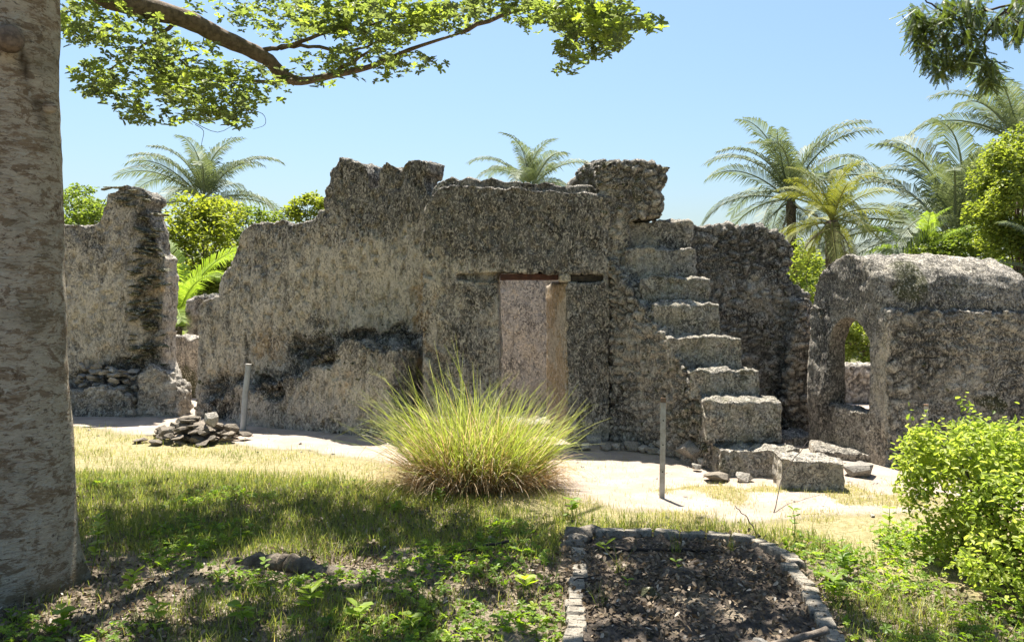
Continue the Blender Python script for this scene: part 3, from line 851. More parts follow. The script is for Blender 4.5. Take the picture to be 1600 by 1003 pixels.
foot = [(928, 682, .20), (945, 690, .17), (962, 690, .15), (985, 691, .21), (1003, 693, .14), (1018, 695, .15), (1034, 697, .13), (1052, 698, .2), (1098, 712, .13), (900, 688, .16), (915, 690, .14), (1086, 718, .11)]
for i, (px, py, s) in enumerate(foot):
    D = (EYE - .06) * F / (py + 4 - HY); p = W(px, py, D)
    p.y = min(p.y, 9.0)
    o = put(random.choice(STONES['dark' if i % 2 else 'stone']), 'loose_stone', None, (p.x, p.y - .05, s * .26), s, (0, 0, random.uniform(0, 6)), (1, .9, .95))
    order = sorted(q[0] for q in foot).index(px)
    tag(o, ('leftmost', 'second', 'third', 'fourth', 'fifth', 'sixth', 'seventh', 'eighth', 'ninth', 'tenth', 'next to last', 'rightmost')[order]
        + ' rounded stone from the left in the row along the stair wall foot', 'stone', 'stones along the foot of the stair wall')
o = put(STONES['dark'][3], 'boulder', None, (1.80, 7.95, .11), .33, (.1, 0, .4)); tag(o, 'dark pointed boulder leaning at the left foot of the stairs', 'boulder')
o = put(SLABS[2], 'flat_stone', None, (1.82, 7.15, .03), .26, (0, .05, .3)); tag(o, 'small flat pale stone in sand left of the bottom step', 'stone')
o = put(STONES['dark'][2], 'rock', None, (3.18, 7.3, .07), .28, (0, 0, .9), (1.2, 1, .8)); tag(o, 'pale rough rock behind the squared block, near the green shrub', 'rock')
o = put(STONES['stone'][5], 'rock', None, (2.06, 7.12, .03), .16, (0, 0, 2.0)); tag(o, 'little broken stone in front of the bottom step', 'rock')

pile = empty('rubble_pile', (-3.65, 9.2, 0), 'heap of flat broken coral stones on the dry grass beside the pipe post', 'rubble')
for k in range(170):
    a = random.uniform(0, 2 * PI); r = min(.46, abs(random.gauss(0, .24))); 
    x, y = -3.66 + math.cos(a) * r * 1.3, 9.15 + math.sin(a) * r * .8
    hgt = max(0, .27 * (1 - (r / .60) ** 1.5))
    z = random.uniform(.02, max(.05, hgt))
    s = random.uniform(.08, .19)
    put(random.choice(SLABS if random.random() < .65 else PILE), 'stone', pile, (x, y, z), s,
        (random.gauss(0, .25), random.gauss(0, .25), random.uniform(0, 6)), (1, 1, .9 if random.random() < .7 else .6))
me_b = stone_mesh('stone', .5, .42, .5, M['stone'], 30, 400, .9)
put(me_b, 'stone', pile, (-3.38, 9.0, .27), .15, (0.05, .05, .4))


# ---------------------------------------------------------------- tubes and ribbons
def tube(path, radii, sides=8, closed_ends=True):
    path = [Vector(p) for p in path]; V = []; Fq = []
    up = Vector((.3, .1, 1)).normalized(); prev = None
    for i, p in enumerate(path):
        t = (path[min(i + 1, len(path) - 1)] - path[max(i - 1, 0)]).normalized()
        if prev is None:
            u = t.cross(up); u = u.normalized() if u.length > 1e-4 else t.orthogonal().normalized()
        else:
            u = (prev - t * prev.dot(t)).normalized()
        prev = u; w = t.cross(u)
        for k in range(sides):
            a = 2 * PI * k / sides
            V.append(p + (u * math.cos(a) + w * math.sin(a)) * radii[i])
    n = len(path)
    for i in range(n - 1):
        for k in range(sides):
            Fq.append((i * sides + k, i * sides + (k + 1) % sides, (i + 1) * sides + (k + 1) % sides, (i + 1) * sides + k))
    V.append(path[0]); V.append(path[-1]); tri = []
    for k in range(sides):
        tri.append((n * sides, (k + 1) % sides, k)); tri.append((n * sides + 1, (n - 1) * sides + k, (n - 1) * sides + (k + 1) % sides))
    return np.array([tuple(v) for v in V], np.float32), np.array(Fq), np.array(tri)


def join(parts):
    Vs, Q, T, off = [], [], [], 0
    for v, q, t in parts:
        Vs.append(v); Q.append(q + off); T.append(t + off); off += len(v)
    return np.concatenate(Vs), [np.concatenate(Q), np.concatenate(T)]


def spline(pts, k=6):
    pts = [Vector(p) for p in pts]; P = [pts[0]] + pts + [pts[-1]]; out = []
    for i in range(1, len(P) - 2):
        for j in range(k):
            t = j / k; a, b, c, d = P[i - 1], P[i], P[i + 1], P[i + 2]
            out.append(.5 * ((2 * b) + (c - a) * t + (2 * a - 5 * b + 4 * c - d) * t * t + (3 * b - a - 3 * c + d) * t ** 3))
    out.append(pts[-1]); return out


def limb(pts, r0, r1, sides=8, k=6, wob=0.0):
    p = spline(pts, k); n = len(p)
    rad = [(r0 + (r1 - r0) * i / (n - 1)) * (1 + random.uniform(-.08, .08)) for i in range(n)]
    if wob: p = [q + Vector((random.gauss(0, wob), random.gauss(0, wob), random.gauss(0, wob))) if 0 < i < n - 1 else q for i, q in enumerate(p)]
    return tube(p, rad, sides)


def rand_rot(n, updir=None, tilt=1.0):
    """n rotation matrices: z axis near up within tilt, random spin"""
    a = rng.uniform(0, 2 * PI, n); ax = rng.normal(size=(n, 3)) * tilt + np.array([0, 0, 1.0])
    if updir is not None: ax = rng.normal(size=(n, 3)) * tilt + updir
    z = ax / np.linalg.norm(ax, axis=1, keepdims=True)
    ref = np.where(np.abs(z[:, 2:3]) > .9, np.array([[1.0, 0, 0]]), np.array([[0, 0, 1.0]]))
    x = np.cross(ref, z); x /= np.linalg.norm(x, axis=1, keepdims=True); y = np.cross(z, x)
    c, s = np.cos(a)[:, None], np.sin(a)[:, None]
    return np.stack([x * c + y * s, -x * s + y * c, z], 2)      # columns


def scatter(name, tv, tq, pos, rot, scale, mat, parent=None, var=None, tvar=None):
    n = len(pos); tv = np.asarray(tv, np.float32); tq = np.asarray(tq)
    V = np.einsum('nij,kj->nki', rot, tv) * np.asarray(scale).reshape(-1, 1, 1) + np.asarray(pos)[:, None, :]
    Q = (tq[None] + (np.arange(n) * len(tv))[:, None, None]).reshape(-1, tq.shape[1])
    v = rng.uniform(0, 1, n) if var is None else np.asarray(var)
    vv = np.repeat(v[:, None], len(tv), 1)
    if tvar is not None: vv = np.clip(vv + np.asarray(tvar)[None], 0, 1)
    return mesh_np(name, V.reshape(-1, 3), [Q], mat, parent, {'var': vv.ravel()})


def leaf_t(length=1, width=.5, base=.25, fold=.12, droop=.15):
    """leaf blade along +x folded at the midrib: six vertices, two quads"""
    w = width / 2; fold = fold * length; droop = droop * length
    v = [(0, 0, 0), (length, 0, -droop), (length * .78, w, fold * .8 - droop * .6), (length * .35, w * base * 2, fold), (length * .78, -w, fold * .8 - droop * .6), (length * .35, -w * base * 2, fold)]
    return np.array(v, np.float32), np.array([(0, 1, 2, 3), (1, 0, 5, 4)])


def rosette_t(n, length, width, base, lift=.35, seed=1):
    r = np.random.default_rng(seed); Vs, Qs = [], []
    lv, lq = leaf_t(length, width, base)
    for k in range(n):
        a = 2 * PI * k / n + r.uniform(-.3, .3); e = r.uniform(-.25, 1) * lift; s = r.uniform(.7, 1.1)
        Rm = np.array(Matrix.Rotation(a, 3, 'Z') @ Matrix.Rotation(-e, 3, 'Y'))
        Vs.append((lv * s) @ Rm.T); Qs.append(lq + len(lv) * k)
    return np.concatenate(Vs), np.concatenate(Qs)


# ---------------------------------------------------------------- the shade tree
tree = empty('shade_tree', (-2.79, 4.5, 0), 'thick pale banded trunk at left carrying a low spreading small-leaved canopy', 'tree')
TX, TY = -2.89, 4.5
nz, na = 150, 80
zz = np.linspace(-.1, 5.2, nz); aa = np.linspace(0, 2 * PI, na, endpoint=False)
ZZ, AA = np.meshgrid(zz, aa, indexing='ij'); ZZ = ZZ.ravel(); AA = AA.ravel()
rad = .345 - .016 * ZZ + .065 * np.exp(-np.clip(ZZ, 0, 9) / .9) + .04 * np.exp(-np.clip(ZZ, 0, 9) / .12) * (1 + .5 * np.sin(AA * 5)) + .03 * np.clip(ZZ - 3.0, 0, 2)
cyl = np.stack([np.cos(AA) * .35, np.sin(AA) * .35, ZZ], 1)
rad = rad + fbm(cyl, (3, 3, 2.2), 3, 5) * .012 + fbm(cyl, (8, 8, 30), 2, 6) * .003
# scar of a cut branch facing the camera
ang = (AA + PI / 2 + PI) % (2 * PI) - PI
scar_z = 2.98; uu = (ang - .70) * .36; vv_ = ZZ - scar_z
rr = np.sqrt(uu ** 2 + (vv_ * .9) ** 2)
rad = rad + .07 * np.exp(-(rr / .07) ** 2)
vleg = np.exp(-((np.abs(uu) - .05 - .35 * np.clip(-vv_, 0, .5) ** .8) / .035) ** 2) * smooth01(-vv_, -.03, .05) * (1 - smooth01(-vv_, .28, .48))
rad = rad - .014 * vleg
scar = np.clip(vleg + .9 * np.exp(-((rr - .085) / .02) ** 2) * (vv_ > -.02), 0, 1)
scar *= np.clip(.6 + .8 * fbm(cyl, (20, 20, 14), 2, 3), 0, 1)
lean = (ZZ - 2) * -.005
TV_ = np.stack([TX + lean + np.cos(AA) * rad, TY + np.sin(AA) * rad, ZZ], 1)
fidx = []
for i in range(nz - 1):
    k = np.arange(na); fidx.append(np.stack([i * na + k, i * na + (k + 1) % na, (i + 1) * na + (k + 1) % na, (i + 1) * na + k], 1))
foot_m = np.exp(-np.clip(ZZ, 0, 9) / .10) * .9
mesh_np('trunk', TV_, [np.concatenate(fidx)], M['bark'], tree, {'scar': scar, 'foot': foot_m}, smooth=True)
# knots: the cut stub and a nub on the right edge
kp = Vector((TX + math.cos(-PI / 2 + .70) * .38, TY + math.sin(-PI / 2 + .70) * .38, scar_z))
kd = Vector((math.cos(-PI / 2 + .70), math.sin(-PI / 2 + .70), .1)).normalized()
v, q, t = tube([kp - kd * .02, kp + kd * .03, kp + kd * .052], [.075, .066, .045], 14); mesh_np('branch_stub', v, [q, t], M['branch'], tree, smooth=True)
kp = Vector((TX + .35, TY - .1, 2.66))
v, q, t = tube([kp - Vector((.02, 0, 0)), kp + Vector((.025, -.005, 0)), kp + Vector((.04, -.005, 0))], [.034, .028, .012], 10); mesh_np('knot', v, [q, t], M['bark'], tree, smooth=True)

main = [Vector((TX, TY, 4.6)), Vector((-2.95, 5.4, 4.35)), W(150, -25, 6.3), W(205, 6, 6.7), W(290, 30, 7.0), W(345, 58, 7.2), W(390, 78, 7.35), W(420, 95, 7.45), W(440, 116, 7.5), W(470, 127, 7.49), W(520, 118, 7.37), W(580, 104, 7.13), W(640, 78, 6.9), W(720, 52, 7.0)]
v, q, t = limb(main, .085, .014, 10, 5, .004)
sp = spline(main, 5); n = len(sp)
rad = [np.interp(i / (n - 1), [0, .2, .35, .6, .72, 1], [.12, .10, .075, .06, .035, .01]) * random.uniform(.93, 1.07) for i in range(n)]
v, q, t = tube(sp, rad, 12)
mesh_np('limb', v, [q, t], M['branch'], tree, smooth=True)
side = [[W(412, 78, 7.4), W(450, 73, 7.5), W(500, 74, 7.33), W(545, 80, 7.23), W(590, 66, 7.08), W(650, 40, 6.9)],
        [W(438, 76, 7.45), W(500, 56, 7.38), W(570, 40, 7.19), W(640, 22, 6.9)],
        [W(240, 20, 6.85), W(243, 60, 6.8), W(252, 90, 6.7), W(262, 150, 6.65)],
        [W(243, 55, 6.8), W(262, 78, 6.9), W(300, 110, 7.0)],
        [W(470, 125, 7.49), W(430, 128, 7.4), W(380, 126, 7.3), W(320, 130, 7.2)],
        [W(520, 115, 7.37), W(560, 92, 7.24), W(600, 66, 7.12)],
        [W(290, 30, 7.0), W(240, 60, 6.9), W(170, 110, 6.8)],
        [W(720, 52, 7.0), W(800, 20, 6.8), W(900, 15, 6.4), W(960, 45, 6.2), W(1000, 40, 6.1)],
        [W(900, 15, 6.4), W(900, 60, 6.3), W(895, 95, 6.2)]]
for b in side:
    v, q, t = limb(b, .022, .006, 7, 5, .006); mesh_np('branch', v, [q, t], M['branch'], tree, smooth=True)
v, Ff = join([limb([W(305, 195, 6.8), W(318, 205, 6.8), W(315, 225, 6.8), W(316, 236, 6.8)], .003, .0015, 4, 4), limb([W(380, 170, 6.9), W(410, 178, 6.9), W(414, 195, 6.9), W(395, 202, 6.9)], .003, .0015, 4, 4),
              limb([W(300, 190, 6.8), W(340, 207, 6.8), W(372, 190, 6.8)], .003, .0015, 4, 4)])
mesh_np('hanging_twig', v, Ff, M['twig'], tree)
# limbs overhead, out of the frame
for a, L, rise in ((.4, 4.2, .9), (1.4, 4.6, .7), (2.4, 3.8, .9), (-.3, 4.4, .8), (-1.1, 4.0, .9), (-2.2, 3.6, 1.0), (.9, 4.8, .8), (3.0, 3.4, .9)):
    st = Vector((TX, TY, 4.6)); e = st + Vector((math.cos(a) * L, math.sin(a) * L, rise)); mid = st.lerp(e, .45) + Vector((0, 0, .35))
    v, q, t = limb([st, mid, e], .10, .02, 8, 6, .01); mesh_np('limb', v, [q, t], M['branch'], tree, smooth=True)

# leaf rosettes where the photo shows them (polygons of the low tiers, each with its distance)
tiers = [  # (cx, cy, rx, ry, distance, density)
    (150, 30, 60, 45, 6.6, 1.0), (215, 60, 60, 40, 6.6, 0.8), (150, 120, 48, 34, 6.6, 1.0), (215, 130, 70, 50, 6.7, 1.0), (290, 110, 70, 55, 6.8, 1.0), (270, 165, 70, 34, 6.7, 1.0), (340, 150, 60, 45, 6.9, 1.0), (370, 180, 30, 24, 6.8, 1.0),
    (400, 140, 60, 24, 7.1, 0.6), (215, 185, 26, 14, 6.6, 0.8), (330, 15, 60, 16, 7.2, 0.5), (430, 15, 70, 26, 7.6, 1.0), (520, 20, 80, 40, 7.37, 1.65), (600, 30, 80, 45, 7.02, 1.65), (690, 30, 60, 30, 6.9, 1.5), (560, 90, 70, 26, 7.24, 0.8),
    (640, 98, 50, 18, 6.9, 0.8), (690, 102, 20, 8, 6.9, 0.5), (480, 120, 60, 22, 7.49, 0.6), (510, 95, 60, 20, 7.32, 0.5), (590, 122, 36, 9, 7.08, 0.5), (760, 12, 40, 18, 6.8, 1.5), (830, 18, 50, 24, 6.5, 1.5), (830, 42, 22, 14, 6.4, 1.2),
    (900, 25, 60, 34, 6.3, 1.8), (960, 30, 55, 34, 6.2, 1.65), (1015, 38, 26, 16, 6.1, 1.2), (910, 75, 46, 26, 6.2, 1.1), (890, 105, 24, 14, 6.2, 0.6), (945, 60, 36, 28, 6.2, 1.5), (390, 30, 40, 20, 7.4, 0.5), (120, 60, 30, 20, 6.5, 0.5),
    (450, 50, 50, 22, 7.6, 0.5), (380, 112, 40, 16, 7.0, 0.8)]
RV_, RQ_ = rosette_t(7, .043, .022, .28, .5, 4)
pos, var = [], []
for (cx, cy, rx, ry, D, dn) in tiers:
    n = int(rx * ry * .125 * dn)
    for k in range(n):
        a = random.uniform(0, 2 * PI); r = math.sqrt(random.random()) * random.uniform(.75, 1.1)
        x, y = cx + math.cos(a) * rx * r, cy + math.sin(a) * ry * r
        dd = D + random.gauss(0, .4)
        pos.append(tuple(W(x, y, dd))); var.append(random.gauss(.42, .2) + (.15 if random.random() < .3 else 0))
pos = np.array(pos)
var = np.array(var); kp_ = fbm(pos, (5, 5, 7), 2, 19) > -.10; pos = pos[kp_]; var = np.clip(var[kp_] + fbm(pos, 2.5, 2, 9) * .35, 0, 1)
o = scatter('foliage', RV_, RQ_, pos, rand_rot(len(pos), None, .38), rng.uniform(.75, 1.25, len(pos)), M['almond'], tree, var)
o['kind'] = 'stuff'
# canopy overhead, casting the dappled shade on the near ground
R2V, R2Q = rosette_t(7, .105, .06, .3, .4, 8)
pos = []
cot = math.cos(SUN_EL) / math.sin(SUN_EL)
N0 = 4200
gxr = rng.uniform(-5.6, 4.4, N0); gyr = rng.uniform(1.8, 7.6, N0); h = rng.choice([4.5, 5.0, 5.5, 6.0], N0) + rng.normal(0, .14, N0)
gp = np.stack([gxr, gyr, np.zeros(N0)], 1)
inside = gyr < line_y(gxr, SHADE_LINE) - .15 + fbm(gp, 1.1, 3, 21) * .25
gap = fbm(gp, 1.5, 3, 33) + .55 * fbm(gp, 4.2, 2, 35)
keep = inside & (gap < .36) & ~((gxr > 1.75) & (gyr > 3.9))
cx_ = gxr + math.sin(SUN_AZ) * cot * h; cy_ = gyr + math.cos(SUN_AZ) * cot * h
pyc = HY - F * (h - EYE) / np.maximum(cy_, .1)
keep &= (pyc < -30) | (cy_ < 1)
keep &= (cy_ < 6.3) | (rng.uniform(0, 1, N0) < .35)
pos = np.stack([cx_, cy_, h], 1)[keep]
o = scatter('foliage', R2V, R2Q, pos, rand_rot(len(pos), None, .25), rng.uniform(.8, 1.3, len(pos)), M['almond'], tree, np.clip(rng.normal(.45, .2, len(pos)), 0, 1))
o['kind'] = 'stuff'

# ---------------------------------------------------------------- feathery branch top right
feather = empty('feathery_tree', (6.3, 5.2, 0), 'tree leaning in from the right whose dark feathery leaf sprays hang at the top corner', 'tree')
v, q, t = limb([(6.3, 5.2, -.1), (6.25, 5.3, 1.5), (6.0, 5.5, 3.2), (5.4, 5.8, 4.6)], .16, .08, 10, 5, .01); mesh_np('trunk', v, [q, t], M['branch'], feather, smooth=True)
fb = [[Vector((5.4, 5.8, 4.6)), W(1640, -20, 6.0), W(1580, 10, 6.0), W(1545, 48, 6.0), W(1540, 62, 6.0)], [W(1580, 8, 6.0), W(1530, 20, 6.05), W(1490, 32, 6.1), W(1460, 35, 6.1)], [W(1545, 48, 6), W(1520, 65, 6), W(1470, 80, 6)],
      [W(1540, 60, 6), W(1540, 90, 6), W(1550, 110, 6)], [W(1490, 30, 6.1), W(1460, 10, 6.1), W(1440, -5, 6.1)], [W(1570, 15, 6), W(1590, 35, 5.9), W(1610, 45, 5.9)], [W(1530, 20, 6.05), W(1515, 6, 6.0), W(1500, -8, 6.0)]]
for k, b in enumerate(fb):
    v, q, t = limb(b, .03 if k == 0 else .009, .004, 6, 5, .005); mesh_np('branch', v, [q, t], M['twig'], feather, smooth=True)
pv, pq = [], []
for k in range(11):
    for s in (-1, 1):
        x = .012 + k * .0105; L = .0135 * (1 - (k / 12) ** 2 * .6); b0 = len(pv)
        pv += [(x, 0, 0), (x + .0075, 0, 0), (x + .012, s * L, -.006), (x + .003, s * L, -.006)]; pq.append((b0, b0 + 1, b0 + 2, b0 + 3))
b0 = len(pv); pv += [(0, -.0012, 0), (.13, 0, -.002), (0, .0012, 0.001), (0, 0, .001)]; pq.append((b0, b0 + 1, b0 + 2, b0 + 3))
sprays = [(1432, 15, 16, 16), (1450, 40, 26, 24), (1440, 62, 20, 14), (1480, 55, 20, 22), (1460, 88, 24, 12), (1470, 105, 16, 14), (1490, 85, 28, 14), (1515, 50, 18, 24), (1525, 80, 16, 20), (1545, 100, 18, 20), (1540, 125, 14, 12), (1555, 118, 10, 10),
          (1520, 20, 30, 16), (1560, 35, 20, 18), (1590, 40, 20, 20), (1590, 8, 20, 16), (1480, 22, 26, 10), (1500, 100, 16, 8), (1500, 0, 40, 10), (1430, 35, 10, 20)]
pos = []
for cx, cy, rx, ry in sprays:
    for k in range(int(rx * ry * .15) + 5):
        pos.append(tuple(W(random.gauss(cx, rx * .5), random.gauss(cy, ry * .5), 6.05 + random.gauss(0, .12))))
pos = np.array(pos); n = len(pos)
az = rng.uniform(0, 2 * PI, n); el = rng.uniform(-1.35, -.2, n)
xa = np.stack([np.cos(az) * np.cos(el), np.sin(az) * np.cos(el), np.sin(el)], 1)
ya = np.cross(np.array([[0, 0, 1.0]]), xa); ya /= np.linalg.norm(ya, axis=1, keepdims=True); za = np.cross(xa, ya)
o = scatter('foliage', np.array(pv), np.array(pq), pos, np.stack([xa, ya, za], 2), rng.uniform(.8, 1.2, n), M['pinnate'], feather, np.clip(rng.normal(.4, .2, n), 0, 1)); o['kind'] = 'stuff'


# ---------------------------------------------------------------- palms
def frond_mesh(e0, L, mat, seed, droop=1.0, nleaf=72, lw=.036, ll=.85):
    """rachis bending under its own weight with leaflets down both sides; base at the origin, heading along +x"""
    r = random.Random(seed); pts = []; e = e0; p = Vector((0, 0, 0)); n = 14
    for i in range(n + 1):
        pts.append(p.copy()); p = p + Vector((math.cos(e), 0, math.sin(e))) * (L / n); e -= droop * (.035 + .115 * i / n) * (1.2 if e > -.9 else .25)
    V, q, t = tube(pts, [.03 * (1 - i / n) ** .7 + .004 for i in range(n + 1)], 5)
    Vs = [V]; Q = [q]; T = [t]; off = len(V)
    var = [np.full(len(V), .8)]
    twist = r.uniform(-.5, .5)
    for k in range(nleaf):
        u = .14 + .86 * (k / (nleaf - 1)); f = u * n; i = min(int(f), n - 1); base = pts[i].lerp(pts[i + 1], f - i)
        tan = (pts[i + 1] - pts[i]).normalized(); up = Vector((-tan.z, 0, tan.x))
        l = ll * (L / 3) * (.45 + 1.1 * math.sin(PI * min(1, u * .80 + .14))) * .72 * r.uniform(.85, 1.1)
        for s in (-1, 1):
            if r.random() < .04: continue
            d = (Vector((0, s, 0)) * .8 + tan * (.55 + .6 * u) + up * (.30 + s * twist * .3)).normalized()
            drop = Vector((0, 0, -1)) * r.uniform(.35, .75)
            w = lw * r.uniform(.8, 1.15); side = tan * w * .5
            m = base + d * l * .5 + drop * l * .10; tip = base + d * l * .80 + drop * l * .62
            vv = [base - side * .4, base + side * .4, m + side, m - side, tip]
            Vs.append(np.array([tuple(x) for x in vv], np.float32)); Q.append(np.array([(off, off + 1, off + 2, off + 3)])); T.append(np.array([(off + 3, off + 2, off + 4)])); off += 5
            var.append(np.full(5, min(1, max(0, r.gauss(.45, .18)))))
    o = mesh_np('frond', np.concatenate(Vs), [np.concatenate(Q), np.concatenate(T)], mat, None, {'var': np.concatenate(var)}, local=True)
    me = o.data; bpy.data.objects.remove(o); return me


ELS = (1.45, 1.25, 1.0, .75, .5, .2, -.15, -.5)
FR = {k: [frond_mesh(e, 3.0, M[m], 3 + i, dr) for i, e in enumerate(ELS)] for k, m, dr in (('palm', 'palm', 1.0), ('palm_yellow', 'palm_yellow', .9), ('palm_young', 'palm_young', .8))}
FR['dead'] = [frond_mesh(e, 2.4, M['palm_dead'], 77, 1.5, 30) for e in (-.3, -.8)]


def palm(px, py, D, Lpx, nf, kind, label, lean=0.0, low=7, trunk_r=.14, dead=0, seed=1, azs=None, trunkless=False, group='coconut palms behind the ruins'):
    r = random.Random(seed); c = W(px, py, D); sc = Lpx * D / F / 3.0
    t = empty('palm_tree', (c.x + lean, c.y, 0), label, 'palm tree', group)
    if not trunkless:
        n = 22; pts = [Vector((c.x + lean * (1 - k / n) ** 1.6, c.y, -.1 + (c.z + .1) * k / n)) for k in range(n + 1)]
        rad = [trunk_r * (1.35 - .35 * min(1, k / 5)) * (1.06 if k % 2 else .94) for k in range(n + 1)]; rad[-3:] = [trunk_r * 1.05, trunk_r * 1.15, trunk_r * .8]
        v, q, tr = tube(pts, rad, 12); mesh_np('trunk', v, [q, tr], M['palm_trunk'], t, smooth=True)
    ga = r.uniform(0, 6)
    for k in range(nf):
        i = min(low, int((k / nf) * (low + 1)))
        a = ga + k * 2.39996 + r.uniform(-.2, .2)
        o = put(FR[kind][i], 'frond', t, c + Vector((0, 0, r.uniform(-.1, .1) * sc)), sc * r.uniform(.88, 1.1) * (.95 if i < 2 else 1), (r.uniform(-.3, .3), r.uniform(-.12, .12), a))
    for k in range(dead):
        o = put(FR['dead'][k % 2], 'frond', t, c - Vector((0, 0, .25)), sc, (0, 0, r.uniform(0, 6.3))); o['label'] = 'hanging dead brown frond'
    return t


palm(1236, 312, 30, 160, 27, 'palm', 'tall grey-green coconut palm with full round crown above the stairs', .2, 7, .17, 2, 5)
palm(1300, 345, 25, 112, 20, 'palm_yellow', 'shorter palm with yellowing fronds and thick fibrous trunk beside the vault', .05, 7, .21, 3, 9)
palm(318, 318, 32, 132, 22, 'palm', 'coconut palm rising over the gap between the two left walls', .3, 5, .17, 0, 3)
palm(828, 298, 36, 112, 17, 'palm', 'coconut palm crown peeping over the wall above the doorway', .2, 5, .17, 0, 21)
palm(1492, 385, 27, 245, 21, 'palm', 'ragged palm with tall upright fronds behind the vault roof', .2, 5, .17, 2, 13)
palm(1592, 228, 29, 176, 21, 'palm', 'highest palm cut off by the right edge of the photo', .3, 7, .17, 1, 34)
palm(1625, 430, 20, 120, 14, 'palm', 'low palm with drooping fronds over the right end of the vault', .1, 7, .15, 0, 44)
palm(1440, 420, 24, 120, 12, 'palm_young', 'young bright palm low behind the left part of the vault roof', 0, 5, .12, 0, 15)
palm(276, 510, 16, 165, 15, 'palm_young', 'young bright green palm standing in the gap above the wall stub', 0, 5, .10, 0, 27)


# ---------------------------------------------------------------- background trees
def bush(name, px, py, D, rx, ry, nleaf, mat, label, cat='tree', leaf=.11, depth=None, seed=1, group=None, trunk=True, clumps=26, wy=None):
    """rx, ry are the crown's half extents in photo pixels at distance D"""
    r = np.random.default_rng(seed); c = W(px, py, D); k = D / F; ax, az_ = rx * k, ry * k; ay = depth or ax
    t = empty(name, (c.x, c.y, 0), label, cat, group)
    if trunk:
        parts = [limb([(c.x, c.y, -.1), (c.x + .05, c.y, c.z * .5), (c.x, c.y, c.z)], .05 + .03 * az_, .03, 7, 5, .02)]
        for q in range(7):
            e = Vector((c.x + r.normal() * ax * .5, c.y + r.normal() * ay * .4, c.z + r.uniform(-.2, .7) * az_)); s = Vector((c.x, c.y, c.z * r.uniform(.4, .85)))
            parts.append(limb([s, s.lerp(e, .5) + Vector((0, 0, .1)), e], .03, .008, 5, 4, .02))
        v, ff = join(parts); mesh_np('trunk', v, ff, M['branch'], t, smooth=True)
    cc = r.normal(size=(clumps, 3)); cc /= np.linalg.norm(cc, axis=1, keepdims=True); cc *= r.uniform(.35, .95, (clumps, 1)) ** .6
    cs = r.uniform(.22, .42, clumps)
    w = cs ** 2; pick = r.choice(clumps, nleaf, p=w / w.sum())
    dv = r.normal(size=(nleaf, 3)); dv /= np.linalg.norm(dv, axis=1, keepdims=True); dv *= (r.uniform(.2, 1, (nleaf, 1)) ** .45)
    P = (cc[pick] + dv * cs[pick][:, None] * np.array([1, 1, .75])) * np.array([ax, ay, az_]) + np.array(c)
    P = P[P[:, 2] > .05]
    tv, tq = leaf_t(1, .55, .4)
    var = np.clip(r.normal(.45, .2, len(P)) + (cs[pick][:len(P)] - .3), 0, 1)
    o = scatter('foliage', tv, tq, P, rand_rot(len(P), None, .55), leaf * r.uniform(.7, 1.3, len(P)), mat, t, var); o['kind'] = 'stuff'
    return t


bush('broadleaf_tree', 318, 405, 22, 85, 95, 11000, M['tree_yellow'], 'yellow-green bushy tree filling the gap between the left walls', leaf=.13, seed=2, clumps=40)
bush('broadleaf_tree', 130, 335, 34, 80, 42, 6000, M['tree_green'], 'green rounded treetop showing over the far left wall', leaf=.16, seed=3)
bush('broadleaf_tree', 490, 330, 30, 36, 26, 3000, M['tree_yellow'], 'small treetop peeping over the wall left of the broken parapet', leaf=.13, seed=4)
bush('broadleaf_tree', 1590, 310, 21, 66, 110, 12000, M['tree_bright'], 'bright yellow-green tree at the right edge behind the vault', leaf=.11, seed=5, clumps=50)
bush('broadleaf_tree', 1475, 395, 24, 80, 36, 7000, M['tree_green'], 'dark green tree low behind the vault roof', leaf=.11, seed=6, clumps=34)
bush('slender_tree', 1262, 480, 19, 30, 110, 4500, M['tree_bright'], 'slender bright tree in the slot between stair wall and vault', leaf=.08, seed=7, clumps=40)
bush('broadleaf_bush', 1352, 540, 15, 40, 60, 5000, M['tree_bright'], 'sunlit bush seen through the arched opening', 'bush', leaf=.07, seed=8, clumps=34)
bush('broadleaf_tree', 395, 365, 30, 60, 40, 4000, M['tree_green'], 'green tree behind the sloping top of the plastered wall', leaf=.13, seed=9)
bush('broadleaf_bush', 300, 560, 19, 50, 60, 4000, M['tree_green'], 'dense green bush low behind the wall stub', 'bush', leaf=.10, seed=10)
# the far wood round the site, one mass
r = np.random.default_rng(77); n = 60000
ang = r.uniform(-PI, PI, n); rad = r.uniform(48, 60, n)
hmax = 4.3 + 1.3 * np.sin(ang * 9) + .8 * np.sin(ang * 23 + 1)
zz = r.uniform(0, 1, n) ** .8 * hmax
P = np.stack([np.sin(ang) * rad, np.cos(ang) * rad, zz], 1)
tv, tq = leaf_t(1, .6, .4)
o = scatter('far_wood', tv, tq, P, rand_rot(n, None, .6), r.uniform(.5, .9, n), M['tree_green'], None, np.clip(r.normal(.45, .2, n), 0, 1))
tag(o, 'low belt of green woodland far behind the ruins', 'woodland', kind='stuff')

